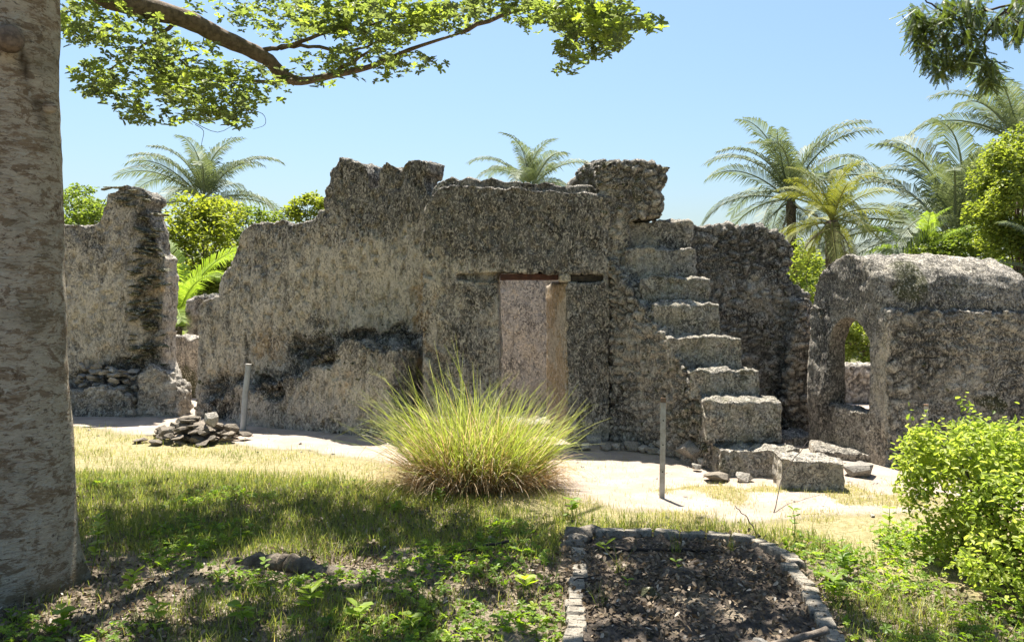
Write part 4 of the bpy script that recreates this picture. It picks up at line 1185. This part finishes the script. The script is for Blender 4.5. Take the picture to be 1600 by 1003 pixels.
# ---------------------------------------------------------------- shrub at right
shrub = empty('leafy_shrub', (2.95, 4.75, 0), 'bright lime-green leafy shrub at the right edge in front of the chamber', 'shrub')
parts = []; tips = []
for k in range(46):
    b = Vector((3.0 + max(-.35, random.gauss(.1, .22)), 4.7 + random.gauss(0, .2), 0)); a = random.uniform(0, 2 * PI); L = random.uniform(.4, .72)
    sp = random.uniform(.05, .3); e = b + Vector((math.cos(a) * sp, math.sin(a) * sp, L)); m = b.lerp(e, .5) + Vector((0, 0, .08))
    parts.append(limb([b, m, e], .010, .003, 5, 5, .006)); tips.append((b, m, e))
v, ff = join(parts); mesh_np('stems', v, ff, M['twig'], shrub)
cl = []
lobes = [(2.72, 4.8, .62, .36, .34, .26), (3.05, 4.75, .66, .42, .4, .24), (3.4, 4.7, .58, .45, .4, .30), (2.62, 4.85, .42, .26, .3, .22), (2.95, 4.5, .40, .42, .32, .26), (3.3, 4.35, .42, .4, .35, .30), (2.85, 4.85, .22, .3, .3, .16), (3.3, 4.2, .2, .35, .3, .2), (3.65, 4.6, .45, .4, .4, .35), (2.55, 4.9, .62, .2, .22, .22), (3.0, 4.35, .16, .4, .3, .18), (3.2, 4.1, .3, .38, .3, .26), (2.75, 4.75, .12, .26, .25, .14), (2.75, 4.8, .74, .3, .3, .16), (3.3, 4.6, .74, .4, .35, .16), (2.6, 4.15, .26, .3, .22, .22), (2.75, 4.3, .45, .3, .25, .25), (2.85, 4.05, .15, .3, .2, .16)]
n = 26000; wts = np.array([l[3] * l[5] for l in lobes]); pk = rng.choice(len(lobes), n, p=wts / wts.sum()); LB = np.array(lobes)[pk]
dv = rng.normal(size=(n, 3)); dv /= np.linalg.norm(dv, axis=1, keepdims=True); dv *= rng.uniform(.35, 1.05, (n, 1)) ** .5
P = LB[:, :3] + dv * LB[:, 3:]
spr = []
for k in range(420):   # shoots standing out of the mass
    i = rng.integers(n); b = P[i]; d = np.array([rng.normal() * .4 - .1, rng.normal() * .4, 1.0]); d /= np.linalg.norm(d); L = rng.uniform(.06, .22)
    for u in np.linspace(0, 1, 9): spr.append(b + d * L * u)
spr = np.array(spr); P = np.concatenate([P, spr]); P = P[(P[:, 2] > .03)]
P = P[fbm(P, 7, 2, 14) > -.28]
tv, tq = leaf_t(1, .52, .42)
var = np.clip(rng.normal(.62, .22, len(P)) + fbm(P, 4, 2, 6) * .3, 0, 1)
o = scatter('foliage', tv, tq, P, rand_rot(len(P), None, .6), .036 * rng.uniform(.7, 1.35, len(P)), M['shrub'], shrub, var); o['kind'] = 'stuff'

# ---------------------------------------------------------------- grass clump
clump = empty('grass_clump', (-.28, 6.92, 0), 'big arching clump of yellow-green grass with brown base in front of the doorway', 'grass clump')


def blades(name, n, base_r, Lr, spread, curl, width, mat, seed, varf, seg=7, elong=(1.0, .6), grad=.35):
    r = np.random.default_rng(seed); az = r.uniform(0, 2 * PI, n); br = np.sqrt(r.uniform(0, 1, n)) * base_r
    ba = r.uniform(0, 2 * PI, n)
    bx = -.28 + np.cos(ba) * br * elong[0]; by = 6.92 + np.sin(ba) * br * elong[1]
    L = r.uniform(*Lr, n); lean = np.clip(br / base_r * spread + r.normal(0, .16, n), .02, 1.35)
    az = np.where(r.uniform(0, 1, n) < .75, ba + r.normal(0, .5, n), az); cu = r.uniform(*curl, n)
    kink = np.where(r.uniform(0, 1, n) < .13, r.integers(2, 6, n), 99); L = L * (.82 + .3 * (np.cos(ba) < -.1) * r.uniform(0, 1, n) + .12 * vnoise(np.stack([bx * 5, by * 5, 0 * bx], 1), seed))
    th = lean.copy(); x, y, z = bx.copy(), by.copy(), np.zeros(n); Vs = []
    wv = width * r.uniform(.7, 1.3, n); fa = r.uniform(0, 2 * PI, n)
    sx, sy = np.cos(fa), np.sin(fa)
    for s in range(seg + 1):
        w = wv * (1 - (s / seg) ** 2) + .0006
        Vs.append(np.stack([x - sx * w, y - sy * w, z], 1)); Vs.append(np.stack([x + sx * w, y + sy * w, z + w * .3], 1))
        st = L / seg; x = x + np.cos(az) * np.sin(th) * st; y = y + np.sin(az) * np.sin(th) * st; z = np.maximum(z + np.cos(th) * st, .01)
        th = th + np.where(kink == s, r.uniform(.5, 1.5, n), 0) + cu / seg * (.4 + 1.4 * s / seg)
    V = np.stack(Vs, 1); k = (seg + 1) * 2; off = np.arange(n)[:, None] * k
    Q = np.concatenate([np.stack([off + 2 * s, off + 2 * s + 1, off + 2 * s + 3, off + 2 * s + 2], 2) for s in range(seg)], 1).reshape(-1, 4)
    hv = np.repeat(np.arange(seg + 1) / seg, 2)[None]
    var = np.clip(varf(r, n)[:, None] + (hv - .4) * grad, 0, 1)
    o = mesh_np(name, V.reshape(-1, 3), [Q], mat, clump, {'var': var.ravel()}); o['kind'] = 'stuff'; return o


blades('green_blades', 1500, .46, (.5, 1.08), .64, (.15, 1.3), .0036, M['clump_green'], 3, lambda r, n: r.normal(.47, .13, n), grad=.75)
blades('long_blades', 300, .44, (.9, 1.34), .66, (.0, .8), .0032, M['clump_green'], 5, lambda r, n: r.normal(.52, .14, n), grad=.7)
blades('dry_blades', 2500, .55, (.3, .74), .95, (.8, 2.4), .0034, M['clump_dry'], 7, lambda r, n: r.normal(.45, .22, n))
blades('straw_blades', 560, .46, (.55, 1.0), .62, (.3, 1.6), .0036, M['clump_dry'], 9, lambda r, n: r.normal(.7, .2, n))

# ---------------------------------------------------------------- posts
p0 = W(1035, 774, 6.58)
post = empty('marker_post', (p0.x, p0.y, 0), 'grey angle-iron post with rusty top standing in sand before the stairs', 'post', 'posts round the courtyard')
bm = bmesh.new()
prof = [(-.022, -.022), (.022, -.022), (.022, -.016), (-.016, -.016), (-.016, .022), (-.022, .022)]
vs = [bm.verts.new((x, y, -.1)) for x, y in prof]; f = bm.faces.new(vs)
r_ = bmesh.ops.extrude_face_region(bm, geom=[f]); bmesh.ops.translate(bm, vec=(0, 0, .1 + .765), verts=[v for v in r_['geom'] if isinstance(v, bmesh.types.BMVert)])
bmesh.ops.recalc_face_normals(bm, faces=bm.faces)
me = bpy.data.meshes.new('shaft'); bm.to_mesh(me); bm.free(); me.materials.append(M['metal_post'])
o = link('shaft', me, post); o.rotation_euler = (0, R(.8), R(-20))
me2 = me.copy(); me2.materials.clear(); me2.materials.append(M['rust'])
o = link('top', me2, post); o.scale = (1.02, 1.02, .05); o.location = (.0105, 0, .765); o.rotation_euler = (0, R(.8), R(-20)); o['label'] = 'rusty post head'
for k, z in enumerate((.2, .42, .62)):
    v, q, t = tube([Vector((.003, -.0225, z)), Vector((.003, -.026, z))], [.006, .006], 8)
    o = mesh_np('bolt_hole', v, [q, t], M['char'], post, local=True); o.rotation_euler = (0, R(.8), R(-20))
p1 = W(379, 668, 9.95)
post2 = empty('pipe_post', (p1.x, p1.y, 0), 'leaning grey pipe post beside the rubble pile', 'post', 'posts round the courtyard')
v, q, t = tube([Vector((0, 0, -.1)), Vector((.03, 0, .4)), Vector((.075, 0, .80))], [.036, .036, .035], 16); mesh_np('pipe', v, [q, t], M['pipe_post'], post2, local=True, smooth=False)
v, q, t = tube([Vector((.0745, 0, .795)), Vector((.0765, 0, .815))], [.039, .038], 16); mesh_np('cap', v, [q, t], M['metal_post'], post2, local=True)
p2 = W(1447, 690, 7.2)
post3 = empty('stub_post', (p2.x, p2.y, 0), 'short grey post half hidden behind the green shrub', 'post', 'posts round the courtyard')
v, q, t = tube([Vector((0, 0, -.1)), Vector((0, 0, .3)), Vector((0, 0, .66))], [.024, .024, .024], 4); mesh_np('shaft', v, [q, t], M['metal_post'], post3, local=True)
v, q, t = tube([Vector((0, 0, .655)), Vector((0, 0, .67))], [.027, .027], 4); mesh_np('cap', v, [q, t], M['rust'], post3, local=True)

# ---------------------------------------------------------------- garden bed
bed = empty('garden_bed', (1.05, 4.7, 0), 'stone-edged garden bed of dark soil in the foreground', 'garden bed')
def brick_mesh(seed):
    r = random.Random(seed); bm = bmesh.new(); bmesh.ops.create_cube(bm, size=1)
    bmesh.ops.bevel(bm, geom=bm.edges[:], offset=.07, segments=1, affect='EDGES')
    for v in bm.verts: v.co += Vector((r.gauss(0, .022), r.gauss(0, .022), r.gauss(0, .03)))
    me = bpy.data.meshes.new('edging_stone'); bm.to_mesh(me); bm.free(); me.materials.append(M['edging']); return me


EDG = [brick_mesh(300 + i) for i in range(9)]


def run(pts, width, length, h):
    pts = [Vector((*p, 0)) for p in pts]
    for a, b in zip(pts, pts[1:]):
        d = (b - a); L = d.length; k = max(1, round(L / length)); ang = math.atan2(d.y, d.x)
        for i in range(k):
            p = a.lerp(b, (i + .5) / k); hh = h * random.uniform(.93, 1.07); l = L / k
            o = put(random.choice(EDG), 'edging_stone', bed, (p.x + random.gauss(0, .006), p.y + random.gauss(0, .006), hh / 2 - .035), 1, (random.gauss(0, .03), random.gauss(0, .035), ang + random.gauss(0, .05)))
            o.scale = (l * .96, width * random.uniform(.9, 1.1), hh)


run([(.405, 4.98), (.40, 4.7), (.325, 4.1), (.245, 3.3), (.17, 2.4)], .085, .085, .11)
run([(.56, 5.36), (.95, 5.34), (1.28, 5.27), (1.56, 5.16)], .07, .19, .115)
run([(1.56, 5.13), (1.66, 4.85), (1.68, 4.70)], .085, .075, .11)
run([(1.61, 4.66), (1.59, 4.3), (1.49, 3.75), (1.37, 3.1), (1.28, 2.4)], .085, .09, .11)
for k, (x, y, s, a) in enumerate([(.40, 5.2, .2, .3), (.44, 5.32, .2, -.2), (.52, 5.42, .19, .5), (.39, 5.08, .17, .1), (1.67, 4.71, .18, .6)]):
    put(SLABS[k], 'edging_stone', bed, (x, y, .045), s, (.08, .05, a), (1, .9, 1.2))
bx = np.arange(.3, 1.85, .02); by = np.arange(2.2, 5.36, .02); BX, BY_ = np.meshgrid(bx, by); X, Y = BX.ravel(), BY_.ravel()
pp = np.stack([X, Y, np.zeros_like(X)], 1)
f1, f2, idv = worley(pp, (12, 12, 1), 6)
Z = .028 + .02 * fbm(pp, 3, 2, 3) + .028 * smooth01(.55 - f1, 0, .5) * (idv > .45) + .012 * fbm(pp, 24, 2, 5)
nx_, ny_ = len(bx), len(by); ii = (np.arange(ny_ - 1)[:, None] * nx_ + np.arange(nx_ - 1)[None]).ravel()
lo = np.interp(Y, [2.2, 3.3, 4.1, 4.7, 5.1, 5.4], [.15, .23, .31, .38, .40, .42]); hi = np.interp(Y, [2.2, 3.1, 3.75, 4.3, 4.75, 5.13, 5.4], [1.28, 1.37, 1.49, 1.58, 1.64, 1.56, 1.3])
okv = (X > lo) & (X < hi); qd = np.stack([ii, ii + 1, ii + nx_ + 1, ii + nx_], 1); qd = qd[okv[qd].all(1)]
used = np.unique(qd); remap = -np.ones(len(X), int); remap[used] = np.arange(len(used))
o = mesh_np('soil', np.stack([X, Y, Z], 1)[used], [remap[qd]], M['soil'], bed, smooth=True); o['kind'] = 'stuff'
o = put(FACED['dark'][1], 'rock', None, (.73, 4.2, .06), .15, (0, 0, .4)); tag(o, 'dark rounded rock sitting on the soil inside the garden bed', 'rock')
o = put(STONES['dark'][5], 'rock', None, (1.12, 3.6, .055), .08, (0, 0, 1.4)); tag(o, 'small grey rock low in the bed near the bottom edge', 'rock')


def stick(name, pts, r0, r1, mat, label, cat):
    v, q, t = limb(pts, r0, r1, 7, 5, .004); o = mesh_np(name, v, [q, t], mat, None, smooth=True); return tag(o, label, cat)


stick('charred_stick', [(.52, 4.98, .055), (.85, 4.95, .06), (1.1, 4.97, .055), (1.3, 4.95, .05)], .012, .009, M['char'], 'long charred stick lying across the back of the garden bed', 'stick')
stick('fallen_stick', [(-.36, 4.98, .03), (-.18, 5.02, .06), (-.02, 5.05, .085)], .006, .010, M['char'], 'short black stick on the weeds left of the garden bed', 'stick')
stick('fallen_stick', [(.33, 4.27, .11), (.48, 4.33, .12)], .004, .004, M['char'], 'thin dark twig lying across the bed edging', 'stick')
stick('pale_branch', [(1.0, 3.62, .05), (1.2, 3.57, .07), (1.42, 3.6, .12)], .012, .018, M['deadwood'], 'pale dead branch at the bottom end of the garden bed', 'branch')
stick('thin_wire', [(1.98, 6.05, .0), (2.18, 6.4, .22), (2.5, 6.75, .42)], .004, .003, M['char'], 'thin dark stalk slanting up from the sand beside the shrub', 'stalk')
stick('dead_twig', [(1.66, 5.4, .0), (1.6, 5.45, .12), (1.53, 5.48, .2)], .005, .003, M['deadwood'], 'small bare twig poking up behind the bed corner', 'twig')
rt, q, t = limb([(-1.75, 4.9, -.06), (-1.5, 4.85, .0), (-1.3, 4.78, .015), (-1.1, 4.68, .0), (-.8, 4.62, -.03), (-.6, 4.6, -.08)], .065, .045, 12, 8, .008)
tag(mesh_np('surface_root', rt, [q, t], M['twig_root'], None, smooth=True), 'exposed grey root humping out of the weeds right of the trunk', 'root')
rt, q, t = limb([(-1.1, 4.45, -.04), (-.9, 4.42, .005), (-.7, 4.5, .005), (-.5, 4.52, -.05)], .03, .025, 10, 8, .006)
tag(mesh_np('surface_root', rt, [q, t], M['twig_root'], None, smooth=True), 'thin dark root nearer the camera than the large root', 'root')

# ---------------------------------------------------------------- ground cover


def ground_pts(n, x0, x1, y0, y1, prob, seed):
    r = np.random.default_rng(seed); x = r.uniform(x0, x1, n); y = r.uniform(y0, y1, n)
    k = r.uniform(0, 1, n) < prob(x, y, np.stack([x, y, np.zeros(n)], 1))
    x, y = x[k], y[k]; return np.stack([x, y, ground_z(x, y) - .004], 1)


def in_bed(x, y): return (x > np.interp(y, [2.2, 4.2, 5.4], [.11, .27, .33])) & (x < np.interp(y, [2.2, 3.1, 3.75, 4.7, 5.2], [1.35, 1.44, 1.56, 1.74, 1.62])) & (y < 5.42)


def stairsafe(x, y): return ~((x > 1.2) & (y > 7.2)) & ~in_bed(x, y) & (np.hypot(x - TX, y - TY) > .42)


BV = np.array([(-.5, 0, 0), (.5, 0, 0), (.42, .08, .45), (-.42, .08, .45), (.12, .3, .8), (-.12, .3, .8)], np.float32); BQ = np.array([(0, 1, 2, 3), (3, 2, 4, 5)])


def grass(name, P, hmin, hmax, w, mat, var, label, fan=.25, lay=.0):
    n = len(P); a = rng.uniform(0, 2 * PI, n); hh = rng.uniform(hmin, hmax, n) * np.clip(rng.normal(1, .3, n), .4, 2)
    lean = np.clip(np.abs(rng.normal(fan, .3, n)) + lay, 0, 1.4)
    c, s = np.cos(a), np.sin(a)
    X_ = np.stack([c, s, 0 * c], 1) * w; Yd = np.stack([-s * np.cos(lean), c * np.cos(lean), -np.sin(lean)], 1) * hh[:, None] * .6
    Zd = np.stack([-s * np.sin(lean), c * np.sin(lean), np.cos(lean)], 1) * hh[:, None]
    o = scatter(name, BV, BQ, P, np.stack([X_, Yd, Zd], 2), np.ones(n), mat, None, np.clip(var, 0, 1)); return tag(o, label, 'grass', kind='stuff')


# sunny strip of short dry grass
P = ground_pts(95000, -7, 1.0, 6.0, 10.6, lambda x, y, p: np.where(stairsafe(x, y), smooth01(y - line_y(x, SHADE_LINE), -.5, .2) * (1 - smooth01(y - line_y(x, SAND_LINE) + fbm(p, 1.2, 3, 40) * .3, -.5, .25)) * (.55 + .6 * fbm(p, 2.5, 3, 4)), 0), 1)
grass('dry_grass', P, .025, .08, .0035, M['grass'], rng.normal(.56, .16, len(P)) - .32 * smooth01(fbm(P, 1.4, 3, 55), 0, .6), 'short sunlit yellowing grass between the path and the shade')
P = ground_pts(60000, -.2, 3.4, 5.2, 8.2, lambda x, y, p: np.where(stairsafe(x, y), np.clip(smooth01(fbm(p, 2.2, 3, 77), -.05, .5) * .8 * smooth01(8.0 - y, 0, 1.4) + .05, 0, 1), 0), 2)
grass('sparse_grass', P, .015, .05, .003, M['grass'], rng.normal(.72, .16, len(P)), 'thin straw-coloured grass tufts scattered over the sand')
# shaded turf
P = ground_pts(230000, -5.2, 2.6, 3.2, 7.5, lambda x, y, p: np.where(stairsafe(x, y) & (x < 2.4), smooth01(line_y(x, SHADE_LINE) - y, -.55, .1) * np.clip(.45 + .75 * fbm(p, 1.5, 3, 14) + .8 * smooth01(y, 4.7, 5.6), .08, 1), 0), 3)
grass('shaded_grass', P, .035, .11, .0042, M['grass'], rng.normal(.44, .2, len(P)), 'green uneven grass growing in the tree shade', .35)
# weeds with broad leaves
WV_, WQ_ = rosette_t(5, 1, .62, .42, 1.0, 3)
P = ground_pts(26000, -5, 2.7, 3.2, 6.9, lambda x, y, p: np.where(stairsafe(x, y), smooth01(line_y(x, SHADE_LINE) - y, -.3, .3) * smooth01(fbm(p, 2.0, 3, 91) + .7 * smooth01(4.35 - y, 0, .6), .12, .6) * .85, 0), 4)
P[:, 2] += rng.uniform(.0, .07, len(P))
o = scatter('weed_cover', WV_, WQ_, P, rand_rot(len(P), None, .3), rng.uniform(.014, .034, len(P)), M['weed'], None, np.clip(rng.normal(.45, .22, len(P)), 0, 1)); tag(o, 'low broad-leaved weeds carpeting the shaded soil', 'weeds', kind='stuff')
P = ground_pts(4500, 1.7, 3.2, 3.5, 5.8, lambda x, y, p: np.where(stairsafe(x, y), smooth01(fbm(p, 2.3, 3, 19), -.15, .4) * smooth01(y, 3.6, 5.0), 0), 5)
P[:, 2] += rng.uniform(.0, .13, len(P))
o = scatter('weed_cover', WV_, WQ_, P, rand_rot(len(P), None, .4), rng.uniform(.014, .03, len(P)), M['weed'], None, np.clip(rng.normal(.6, .2, len(P)), 0, 1)); tag(o, 'yellow-green weeds between the bed corner and the shrub', 'weeds', kind='stuff')
# leaf litter
LV_, LQ_ = leaf_t(1, .5, .4, .1, -.2)
P = ground_pts(110000, -5, 3.6, 2.8, 7.0, lambda x, y, p: np.where(np.hypot(x - TX, y - TY) > .42, smooth01(line_y(x, SHADE_LINE) - y, -.4, .5) * np.where(in_bed(x, y), np.clip(.9 + .7 * fbm(p, 1.8, 3, 60), .1, 1), np.clip(.5 + .6 * fbm(p, 1.8, 3, 60), .08, 1)), 0), 6)
inb = in_bed(P[:, 0], P[:, 1]); P[:, 2] += np.where(inb, .045, .012) + rng.uniform(0, .012, len(P))
keepl = np.ones(len(P), bool); P = P[keepl]
o = scatter('leaf_litter', LV_, LQ_, P, rand_rot(len(P), None, .5), rng.uniform(.014, .042, len(P)), M['litter'], None, np.clip(rng.normal(.42, .24, len(P)), 0, 1)); tag(o, 'dead brown leaves littering the shaded soil and bed', 'leaf litter', kind='stuff')

P = ground_pts(2600, -5.5, 4.2, 5.6, 10.6, lambda x, y, p: np.where(stairsafe(x, y) | (y > 6.5), smooth01(y - line_y(x, SAND_LINE), -1.2, .3) * np.clip(.35 + .8 * fbm(p, 2, 3, 70), .04, 1), 0), 8)
pm = STONES['stone'][0]; pv_ = np.array([tuple(v.co) for v in pm.vertices]); pf_ = np.array([tuple(f.vertices) for f in pm.polygons if len(f.vertices) == 3])
o = scatter('pebbles', pv_, pf_, P + np.array([0, 0, .003]), rand_rot(len(P), None, .5), np.exp(rng.normal(-4.1, .5, len(P))), M['stone'], None); tag(o, 'small pebbles and rubble crumbs scattered over the sandy path', 'pebbles', kind='stuff')

# single plants large enough to pick out
protos = {}


def seedling_mesh(n, L, w, lift, seed):
    v, q = rosette_t(n, L, w, .42, lift, seed); r = np.random.default_rng(seed)
    return v, q


def seedling(name, x, y, n, L, w, hgt, label, cat, seed, tone=.6, group=None):
    z = gz(x, y) + (.03 if in_bed(np.array([x]), np.array([y]))[0] else 0)
    t = empty(name, (x, y, z), label, cat, group); r = random.Random(seed)
    top = Vector((r.gauss(0, .02), r.gauss(0, .02), hgt))
    v, q, tr = limb([(0, 0, -.02), top * .5 + Vector((.008, 0, 0)), top], .003, .0018, 5, 3); mesh_np('stem', v, [q, tr], M['weed'], t, {'var': np.full(len(v), .4)}, local=True)
    nn_ = n if hgt < .12 else n + 4
    lv, lq = leaf_t(L, w, .45, .08, .12)
    me = None
    for k in range(nn_):
        o_ = None
        if me is None:
            o_ = mesh_np('leaf', lv, [lq], M['weed'], t, {'var': np.full(len(lv), tone)}, local=True); me = o_.data
        else:
            o_ = link('leaf', me, t)
        u = 1 - .75 * (k // 3) * 3 / max(nn_, 3); o_.location = top * u
        o_.rotation_euler = (r.gauss(0, .15), -r.uniform(.0, .75), k * 2.4 + r.uniform(-.3, .3)); s = r.uniform(.75, 1.1); o_.scale = (s, s, s)
    return t


SG = [('weed_plant', 825, 935, 6, .085, .055, .09, 'broad bright-leaved weed left of the near bed edging', .85),
      ('weed_plant', 893, 815, 6, .07, .05, .16, 'upright dark weed at the back left corner of the bed', .35),
      ('weed_plant', 945, 875, 5, .07, .04, .06, 'bright seedling just inside the bed beside its left edging', .9),
      ('weed_plant', 1320, 905, 8, .08, .06, .17, 'leafy green weed right of the bed, tallest there', .4),
      ('weed_plant', 1300, 945, 8, .075, .05, .12, 'bushy weed hugging the right bed edging', .6),
      ('weed_plant', 140, 900, 9, .06, .045, .30, 'tall bright weed growing against the tree trunk', .85),
      ('weed_plant', 150, 860, 8, .06, .045, .22, 'bright weed behind the trunk foot', .8),
      ('weed_plant', 200, 935, 6, .075, .045, .12, 'yellow-lit weed below the trunk at lower left', .9),
      ('weed_plant', 380, 985, 7, .08, .05, .10, 'green weed on the bottom edge left of centre', .6),
      ('weed_plant', 480, 968, 7, .085, .055, .13, 'bright weed near the bottom edge with rounded leaves', .8),
      ('weed_plant', 560, 985, 7, .08, .055, .09, 'low weed on the bottom edge right of the rounded-leaf weed', .7),
      ('weed_plant', 650, 990, 7, .07, .05, .08, 'last weed before the bare soil at the bottom edge', .75),
      ('weed_plant', 410, 900, 5, .05, .03, .10, 'slim seedling in front of the exposed root', .5),
      ('weed_plant', 100, 985, 7, .08, .055, .12, 'spreading weed in the bottom left corner', .65),
      ('weed_plant', 250, 985, 7, .08, .05, .11, 'weed on the bottom edge below the trunk', .8),
      ('weed_plant', 1060, 900, 4, .05, .03, .05, 'tiny seedling in the middle of the dark bed', .6),
      ('weed_plant', 975, 935, 4, .045, .03, .05, 'small seedling beside the dark rock in the bed', .6),
      ('weed_plant', 1450, 880, 8, .06, .045, .20, 'light green weed under the shrub edge', .8),
      ('weed_plant', 1385, 850, 9, .055, .04, .24, 'sunlit yellow-green weed between the bed corner and the shrub', .95),
      ('weed_plant', 1240, 850, 7, .05, .035, .22, 'upright weed standing behind the bed corner', .6),
      ('weed_plant', 685, 790, 6, .05, .04, .13, 'lone weed on the shade edge below the grass clump', .35)]
for k, (nm, px, py, n, L, w, hgt, lab, tone) in enumerate(SG):
    D = EYE * F / (py - HY); p = W(px, py, D); seedling(nm, p.x, p.y, n, L, w, hgt, lab, 'weed', 50 + k, tone, 'larger weeds in the foreground')
# grass tufts inside the bed
for k, (px, py, where) in enumerate([(965, 905, 'above the dark rock in the bed'), (1075, 848, 'behind the charred stick, middle of the bed'), (1110, 843, 'at the back edging of the bed'),
                                    (1055, 875, 'in front of the charred stick, middle of the bed'), (1140, 872, 'at the right end of the charred stick'), (940, 960, 'beside the near left edging')]):
    D = EYE * F / (py - HY); p = W(px, py, D); n = 22; P = np.tile(np.array([[p.x, p.y, .04]]), (n, 1)) + rng.normal(0, .012, (n, 3)) * np.array([1, 1, 0])
    o = grass('grass_tuft', P, .08, .18, .0035, M['grass'], rng.normal(.4, .15, n), 'thin green grass tuft ' + where, .25)
    o['kind'] = 'thing'; o['category'] = 'grass tuft'; o['group'] = 'grass tufts in the bed'
